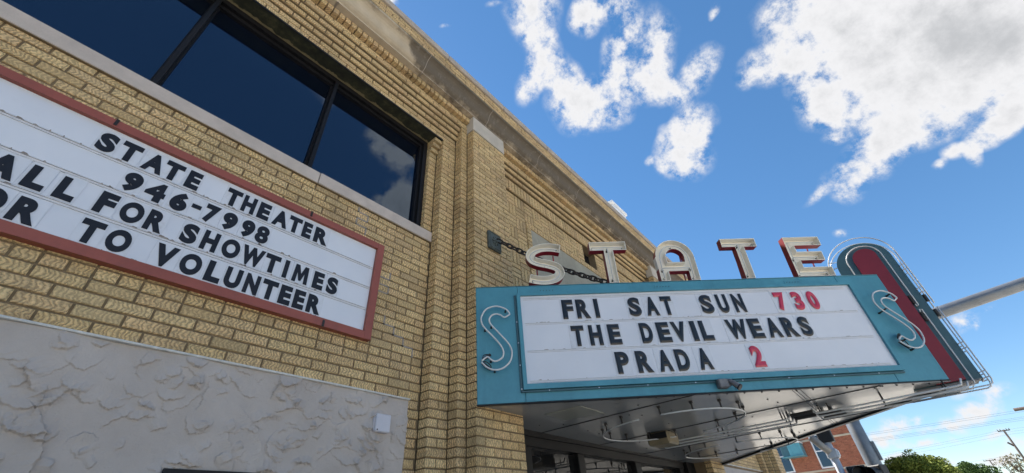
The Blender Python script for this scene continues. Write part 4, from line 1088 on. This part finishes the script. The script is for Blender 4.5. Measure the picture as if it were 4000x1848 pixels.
def chain_link(c, td, a):
    hl = pitch*.5+.012; hw = .024; b = MB(); pts = []
    for k in range(20):
        t = 2*PI*k/20; q = (abs(math.cos(t))**.75)*(1 if math.cos(t) > 0 else -1)
        pts.append(c + td*hl*q + a*hw*math.sin(t))
    b.tube(pts, .0095, 7, closed=True); return b
for k in range(LKS):
    sag = -.05*math.sin(PI*(k+.5)/LKS); rot = (k % 2)*PI/2 + .5 + random.uniform(-.15, .15)
    chain_link(P0+vec*((k+.5)/LKS)+Vector((0, 0, sag)), (tdir + Vector((0, 0, -.12*math.cos(PI*(k+.5)/LKS)))).normalized(), side*math.cos(rot)+upv*math.sin(rot)).build('chain_link', 'chain_iron', ch, smooth=True)
b = MB(); b.tube([P1, P1+Vector((0, 0, -.10))], .012, 8); b.build('eye_bolt', 'chain_iron', ch)
# grey box with lamp holder on the lower edge of the fascia
lb = thing('junction_box', 'grey weatherproof box with stubby lamp holder on marquee lower edge', 'fixture', FP(2.10, 2.50, .03))
b = MB(); b.cbox(2.04, 2.125, .001, .065, 2.516, 2.590, .008, FM); b.cbox(2.126, 2.165, .001, .05, 2.535, 2.592, .008, FM); b.build('box', 'grey_metal', lb)
b = MB(); b.tube([FP(2.145, 2.575, .045), FP(2.185, 2.505, .095)], [.020, .026], 12); b.build('lamp_holder', 'grey_metal', lb, smooth=False)
b = MB(); b.tube([FP(2.182, 2.508, .092), FP(2.187, 2.500, .098)], [.028, .028], 12); b.build('holder_rim', 'black_trim', lb)
# tan ceiling lamp under the marquee
sl = thing('soffit_lamp', 'boxy tan lamp hanging under the glossy marquee ceiling', 'lamp', SP(5.0, -.78))
b = MB(); b.cbox(4.86, 5.14, -.92, -.66, SZ(5, -.8)-.13, SZ(5, -.8)-.002, .02); b.build('lamp_housing', 'lamp_tan', sl)
b = MB(); b.cbox(4.852, 4.8595, -.90, -.68, SZ(5, -.8)-.075, SZ(5, -.8)-.012, .002); b.build('lamp_lens', 'black_trim', sl)
# plastic box on the stucco
ub = thing('utility_box', 'small white plastic utility box on the grey stucco', 'box', (1.80, .0, 2.272))
b = MB(); b.cbox(1.745, 1.868, -.06, .002, 2.275, 2.397, .006); b.build('cover', 'plastic_white', ub)
b = MB(); b.cbox(1.738, 1.744, -.045, .002, 2.282, 2.390, .002); b.tube([(1.741, -.047, 2.292), (1.741, -.05, 2.292)], .005, 8); b.build('side_plate', 'plastic_white', ub)
b = MB(); b.tube([(1.76, -.0605, 2.288), (1.76, -.063, 2.288)], .005, 8); b.build('screw', 'black_trim', ub)

# mirrored letter board on the right wing (only its corner shows)
b2 = thing('letter_board', 'far red framed letter board on the right wing beyond the marquee', 'sign', (10.7, -.02, 2.912))
b = MB(); b.box(9.33, 12.12, yf, .006, 2.912, 2.972); b.build('frame_bottom', 'red_frame', b2)
b = MB(); b.box(9.33, 12.12, yf, .006, 3.752, 3.808); b.build('frame_top', 'red_frame', b2)
for a, c in ((9.33, 9.392), (12.058, 12.12)):
    b = MB(); b.box(a, c, yf-.001, .006, 2.973, 3.751); b.build('frame_side', 'red_frame', b2)
b = MB(); b.box(9.393, 12.057, -.022, .005, 2.973, 3.751); b.build('face_panel', 'sign_face', b2)

# ================================================================ street corner
def polar(x, az, el): return Vector((x, -2.8+x*math.tan(math.radians(az)), 1.6+x/math.cos(math.radians(az))*math.tan(math.radians(el))))
# rooftop duct
rd = thing('rooftop_duct', 'pale metal duct standing on the theatre roof behind the parapet', 'duct', (10.8, 1.4, 6.5))
b = MB(); b.cbox(10.32, 11.27, 1.0, 1.9, 6.5, 10.40, .05); b.build('duct_shaft', 'roof_metal', rd)
b = MB(); b.cbox(10.26, 11.33, .96, 1.96, 10.405, 10.52, .02); b.build('duct_cap', 'roof_metal', rd)
# signal pole with mast arm
PX, PYY = 13.78, -2.12
tp = thing('traffic_pole', 'thick galvanised traffic signal pole with mast arm beyond the marquee', 'pole', (PX, PYY, -.0))
b = MB(); b.tube([(PX, PYY, .0), (PX, PYY, 2.4), (PX, PYY, 5.7)], [.185, .158, .135], 24); b.build('shaft', 'galvanised', tp, smooth=True)
b = MB(); b.tube([(PX, PYY, 5.7), (PX, PYY, 5.74)], [.145, .12], 24); b.build('cap', 'galvanised', tp)
b = MB(); b.cbox(PX-.26, PX+.26, PYY-.26, PYY+.26, .0, .05, .01); b.build('base_plate', 'galvanised', tp)
b = MB(); b.tube([(PX, PYY-.13, 5.22), (PX, -4.8, 5.355), (PX, -6.44, 5.50), (PX, -12, 6.05)], [.155, .140, .132, .09], 24); b.build('mast_arm', 'galvanised', tp, smooth=True)
b = MB(); b.cbox(PX-.17, PX+.17, PYY-.18, PYY-.135, 5.02, 5.42, .01); b.build('arm_flange', 'galvanised', tp)
b = MB(); b.cbox(PX-.05, PX+.12, PYY-.212, PYY-.145, 2.55, 2.95, .01); b.build('hand_hole_cover', 'galvanised', tp)
def signal(az, x, zt, w, h, label, yaw):
    p = polar(x, az, 0); t = thing('traffic_signal', label, 'signal', (p.x, p.y, zt-h))
    M = Matrix.Translation((p.x, p.y, 0)) @ Matrix.Rotation(yaw, 4, 'Z')
    b = MB(); b.cbox(-.12, .12, -w/2, w/2, zt-h, zt, .02, M); b.build('housing', 'signal_black', t)
    for k in range(2):
        z = zt-.17-k*.31; b = MB(); n = 14; R_ = .14
        vo = []
        for q, xx in ((1.0, -.12), (1.05, -.36)):
            for i_ in range(n+1):
                a = math.radians(-30+240*i_/n); vo.append(M @ Vector((xx, R_*q*math.cos(a), z+R_*q*math.sin(a))))
        b.mesh(vo, [(i_, i_+1, n+2+i_, n+1+i_) for i_ in range(n)]); b.build('visor', 'signal_black', t)
    b = MB(); b.tube([M @ Vector((0, 0, zt-.05)), Vector((PX, PYY, zt-.03))], .03, 8); b.tube([M @ Vector((0, 0, zt-h+.05)), Vector((PX, PYY, zt-h+.03))], .03, 8); b.build('bracket', 'signal_black', t)
signal(4.45, 13.3, 2.47, .36, .78, 'black signal head on the left side of the thick grey pole', .25); signal(2.75, 13.35, 2.44, .30, .78, 'black signal head in front of the thick grey pole, at the frame edge', -.5)
# slender grey pole with clamp and tan arm
Q = polar(13.2, 5.72, 0)
sp_ = thing('signal_post', 'slender pale grey post with bracket clamp and stubby tan arm', 'pole', (Q.x, Q.y, 0))
b = MB(); b.tube([(Q.x, Q.y, 0), (Q.x, Q.y, 3.6)], [.085, .075], 16); b.build('post', 'aluminium', sp_, smooth=True)
b = MB(); b.cbox(Q.x-.11, Q.x+.11, Q.y-.12, Q.y+.12, 2.66, 2.86, .02); b.cbox(Q.x-.09, Q.x+.09, Q.y-.14, Q.y-.121, 2.70, 2.82, .008); b.build('clamp', 'aluminium', sp_)
b = MB(); b.tube([(Q.x-.13, Q.y+.02, 2.78), (Q.x-.13, Q.y+.26, 3.14)], [.075, .085], 16); b.build('arm', 'tan_arm', sp_, smooth=True)
b = MB(); b.cbox(Q.x-.1, Q.x+.14, Q.y-.17, Q.y+.14, 3.0, 3.55, .02); b.build('signal_back', 'signal_black', sp_)
# far mast arm at the right edge
fa = thing('far_signal_pole', 'distant grey mast arm reaching in from the right edge of the view', 'pole', (40, -24, -.15))
b = MB(); b.tube([(40, -8.85, 6.02), (40, -24, 6.02)], [.09, .14], 12); b.build('mast_arm', 'wood_pole', fa, smooth=True)
b = MB(); b.tube([(40, -24, -.15), (40, -24, 6.4)], [.2, .15], 12); b.build('shaft', 'galvanised', fa, smooth=True)

# ================================================================ red brick building across the side street
XB = 50.0; K = XB/26.0
def RY(y): return -2.8+(y+2.8)*K
def RZ(z): return 1.6+(z-1.6)*K
RBD = thing('red_brick_building', 'red brick building with white sash windows and pale stone bands across the side street', 'building', (XB+6, 8, -.15))
YR0, YR1, ZR = RY(-1.55), 30.0, 9.6
wins = [(RY(-.07), RY(.46), RZ(3.36), RZ(4.78)), (RY(1.58), RY(2.11), RZ(3.36), RZ(4.78)), (RY(3.25), RY(3.78), RZ(3.36), RZ(4.78))]
b = MB(); b.box(XB+.03, XB+12, YR0+.05, YR1, -.15, ZR); b.build('wall', 'mortar', RBD)
mb = MB(); rb2 = random.Random(8); z = 3.0; row = 0
bands = [(RZ(3.245), RZ(3.325)), (RZ(4.53), RZ(4.61))]
while z < 8.6:
    y = YR0 - (.105 if row % 2 else 0)
    while y < 12.0:
        r = (max(y, YR0), y+.21, z, z+.076)
        for w in wins:
            if r: r = clip(r, w)
        for q in bands:
            if r: r = clip(r, (-50, 50, q[0], q[1]))
        if r and r[1]-r[0] > .03:
            y0, y1, z0, z1 = r[0]+.005, r[1]-.005, r[2]+.005, r[3]-.005
            mb.mesh([(XB, y0, z0), (XB, y1, z0), (XB, y1, z1), (XB, y0, z1), (XB+.04, y0, z0), (XB+.04, y1, z0), (XB+.04, y1, z1), (XB+.04, y0, z1)], [(0, 1, 2, 3), (0, 4, 5, 1), (1, 5, 6, 2), (2, 6, 7, 3), (3, 7, 4, 0)], rb2.random())
        y += .21
    z += .076; row += 1
kind(mb.build('brickwork', 'red_brick', RBD, attr=True, fixn=True), 'stuff')
for z0, z1 in bands:
    b = MB(); b.cbox(XB-.04, XB+.05, YR0-.03, 12, z0, z1, .01); b.build('stone_band', 'limestone_band', RBD)
b = MB(); b.box(XB-.1, XB+12.1, YR0-.05, YR1, ZR+.002, ZR+.25); b.build('coping', 'limestone_band', RBD)
for (y0, y1, z0, z1) in wins:
    b = MB(); f = .11
    for q in ((y0, y1, z0, z0+f), (y0, y1, z1-f, z1), (y0, y0+f, z0+f+.002, z1-f-.002), (y1-f, y1, z0+f+.002, z1-f-.002), (y0+f, y1-f, (z0+z1)/2-.05, (z0+z1)/2+.04)): b.box(XB-.03, XB+.06, *q)
    w = b.build('window', 'window_white', RBD)
    for q in ((z0+f, (z0+z1)/2-.05), ((z0+z1)/2+.04, z1-f)):
        b = MB(); b.box(XB+.02, XB+.026, y0+f-.005, y1-f+.005, *q); b.build('pane', 'dark_glass', w)
# teal box awning fixed to its front
K2 = 48.4/25.0
def TY(y): return -2.8+(y+2.8)*K2
def TZ(z): return 1.6+(z-1.6)*K2
ta = thing('awning', 'teal boxy awning sign on the front of the red brick building', 'awning', (49.2, TY(1.2), TZ(3.92)))
b = MB(); b.cbox(48.4, 49.95, TY(.80), TY(1.35), TZ(3.94), TZ(4.44), .02); b.build('front_panel', 'teal_paint', ta)
b = MB(); b.cbox(49.0, 49.95, TY(1.352), TY(1.72), TZ(3.96), TZ(4.42), .02); b.build('painted_shade_panel', 'teal_dark', ta)  # darker teal paints in the shade inside the awning's open side
b = MB(); b.box(48.3, 49.95, TY(.79), TY(1.73), TZ(3.905), TZ(3.938)); b.build('underside_trim', 'teal_paint', ta)
b = MB(); b.cbox(48.3, 49.95, TY(.76), TY(1.2), TZ(4.442), TZ(4.49), .02); b.build('white_cornice', 'window_white', ta)

# ================================================================ trees
def tree(name, label, base, H, lobes, leafmat, nleaf, leaf, seed, trunk=.22, droop=0.0):
    r = random.Random(seed); t = thing(name, label, 'tree', base, 'trees at the far end of the street'); B = Vector(base)
    b = MB(); top = B+Vector((0, 0, H*.55)); b.tube([B, B+Vector((.05, .05, H*.28)), top], [trunk, trunk*.75, trunk*.3], 8)
    for (dx, dy, dz, rx, rz) in lobes:
        s = B+Vector((0, 0, H*r.uniform(.22, .45))); e = B+Vector((dx, dy, dz)); m_ = (s+e)/2+Vector((r.uniform(-.2, .2), r.uniform(-.2, .2), .25)); b.tube([s, m_, e], [trunk*.45, trunk*.28, trunk*.1], 6)
        for q in range(3):
            e2 = e+Vector((r.uniform(-1, 1)*rx*.7, r.uniform(-1, 1)*rx*.7, r.uniform(-.6, .7)*rz)); b.tube([m_.lerp(e, r.random()), e2], [trunk*.14, trunk*.04], 5)
    b.build('trunk', 'bark', t)
    mb = MB()
    for (dx, dy, dz, rx, rz) in lobes:
        n = int(nleaf*rx*rx*rz)
        tone = r.uniform(0, .35)
        for k in range(n):
            while True:
                v = Vector((r.uniform(-1, 1), r.uniform(-1, 1), r.uniform(-1, 1)))
                if .18 < v.length < 1: break
            if v.length < .6 and r.random() < .5: v = v.normalized()*r.uniform(.65, 1.12)
            c = B+Vector((dx+v.x*rx, dy+v.y*rx, dz+v.z*rz))
            a = Vector((r.uniform(-1, 1), r.uniform(-1, 1), r.uniform(-.7, .7)-droop)).normalized(); u = a.orthogonal().normalized()
            u.rotate(Matrix.Rotation(r.uniform(0, 6.28), 3, a)); s = leaf*r.uniform(.6, 1.4)
            tn = min(1, max(0, tone+r.uniform(0, .65)))
            mb.face([c-a*s, c+u*s*.42, c+a*s, c-u*s*.42], tn)
    mb.build('crown', leafmat, t, attr=True, fixn=False)
def crown(r, n, cy, cz, wy, wz, rr):
    out = []
    for k in range(n):
        a = r.uniform(0, 2*PI); q = math.sqrt(r.random()); out.append((r.uniform(-1.4, 1.4), cy+wy*q*math.cos(a), cz+wz*q*math.sin(a), rr*r.uniform(.7, 1.25), rr*r.uniform(.6, 1.0)))
    return out
rt = random.Random(21)
tb = polar(60, -.25, 0)
tree('broad_tree', 'large olive green leafy tree at the end of the street', (60, tb.y, -.15), 6.3, crown(rt, 50, 0, 4.25, 2.35, 1.55, .85) + [(0, 2.3, 3.9, .8, .7), (0, 1.5, 4.7, .8, .7), (0, -2.1, 4.1, .8, .7), (0, 0, 5.3, .9, .7), (0, -1.0, 5.2, .8, .7)], 'leaf_olive', 900, .13, 1, .25)
tb = polar(72, -3.85, 0)
tree('round_tree', 'smaller dark green tree right of the large olive tree', (72, tb.y, -.15), 5.2, crown(rt, 30, 0, 3.75, 1.7, 1.2, .75), 'leaf_dark', 1100, .12, 2, .2)
tb = polar(55, -6.75, 0)
tree('bare_tree', 'thin-leaved grey-green tree at the right edge below the utility pole', (55, tb.y, -.15), 5.2, crown(rt, 20, 0, 3.6, 1.25, 1.1, .5), 'twig', 520, .10, 3, .16, .5)
tb = polar(66, 1.9, 0)
tree('low_tree', 'low olive tree showing between the grey pole and the large tree', (66, tb.y, -.15), 5.0, crown(rt, 12, 0, 3.7, 1.0, .9, .6), 'leaf_olive', 800, .12, 4, .2)
tb = polar(85, -5.4, 0)
tree('hedge_tree', 'low dark green tree behind the small utility pole', (85, tb.y, -.15), 4.6, crown(rt, 12, 0, 3.0, 1.3, .8, .6), 'leaf_dark', 900, .13, 5, .2)

# ================================================================ utility poles and wires
def upole(x, az, el, label, arms):
    p = polar(x, az, el); t = thing('utility_pole', label, 'pole', (p.x, p.y, -.15))
    b = MB(); b.tube([(p.x, p.y, -.15), (p.x, p.y, p.z)], [.17, .11], 10); b.build('shaft', 'wood_pole', t, smooth=True)
    for dz, w in arms:
        b = MB(); b.cbox(p.x-.06, p.x+.06, p.y-w, p.y+w, p.z-dz-.07, p.z-dz+.05, .01); b.build('crossarm', 'wood_pole', t)
        b = MB()
        for s in (-.95, -.5, .5, .95): b.tube([(p.x, p.y+w*s, p.z-dz+.05), (p.x, p.y+w*s, p.z-dz+.25)], [.05, .035], 8)
        build_each(b, 'insulator', 'wood_pole', t)
    return p
u1 = upole(95, -7.17, 4.95, 'wooden utility pole with crossarm at the right edge, behind the thin tree', [(.12, .65)])
b = MB(); b.tube([(94.8, u1.y+.1, u1.z-2.1), (94.8, u1.y+.5, u1.z-1.6)], [.12, .12], 8); kind_ = b.build('transformer_bracket', 'wood_pole', bpy.data.objects['utility_pole'])
u2 = upole(165, -5.13, 2.95, 'small distant utility pole with crossarm above the dark tree', [(.12, 1.15)])
for n_, (x, za, zb, ya, yb) in enumerate(((60, 8.42, 8.36, 12, -40), (60, 8.25, 8.22, 12, -40), (62, 8.06, 8.02, 12, -40), (62, 7.94, 7.90, 12, -40), (62, 7.80, 7.76, 12, -40), (94, 8.55, u1.z-.1, 14, u1.y), (94, 8.27, u1.z-.35, 14, u1.y), (96, 8.0, u1.z-.6, 14, u1.y), (94, 6.55, 6.78, 2, u1.y), (94.5, u1.z-.1, u1.z+.6, u1.y, -60), (94.5, u1.z-.4, u1.z+.2, u1.y, -60), (94.5, u1.z-.7, u1.z-.2, u1.y, -60))):
    P = []
    for k in range(15):
        t = k/14; P.append((x, ya+(yb-ya)*t, za+(zb-za)*t - .25*math.sin(PI*t)))
    b = MB(); b.tube(P, .008, 5); o = b.build('power_line', 'wire')
    tag(o, ['highest thin power line crossing above the large tree', 'second highest thin power line crossing above the large tree', 'upper of the middle trio of power lines', 'middle line of the middle trio of power lines', 'lowest of the middle trio of power lines', 'upper line running down left from the wooden utility pole', 'middle line running down left from the wooden utility pole', 'lower line running down left from the wooden utility pole', 'single low cable passing just above the dark green tree', 'top line leaving the wooden utility pole to the right', 'middle line leaving the wooden utility pole to the right', 'bottom line leaving the wooden utility pole to the right'][n_], 'wire', 'overhead power lines')
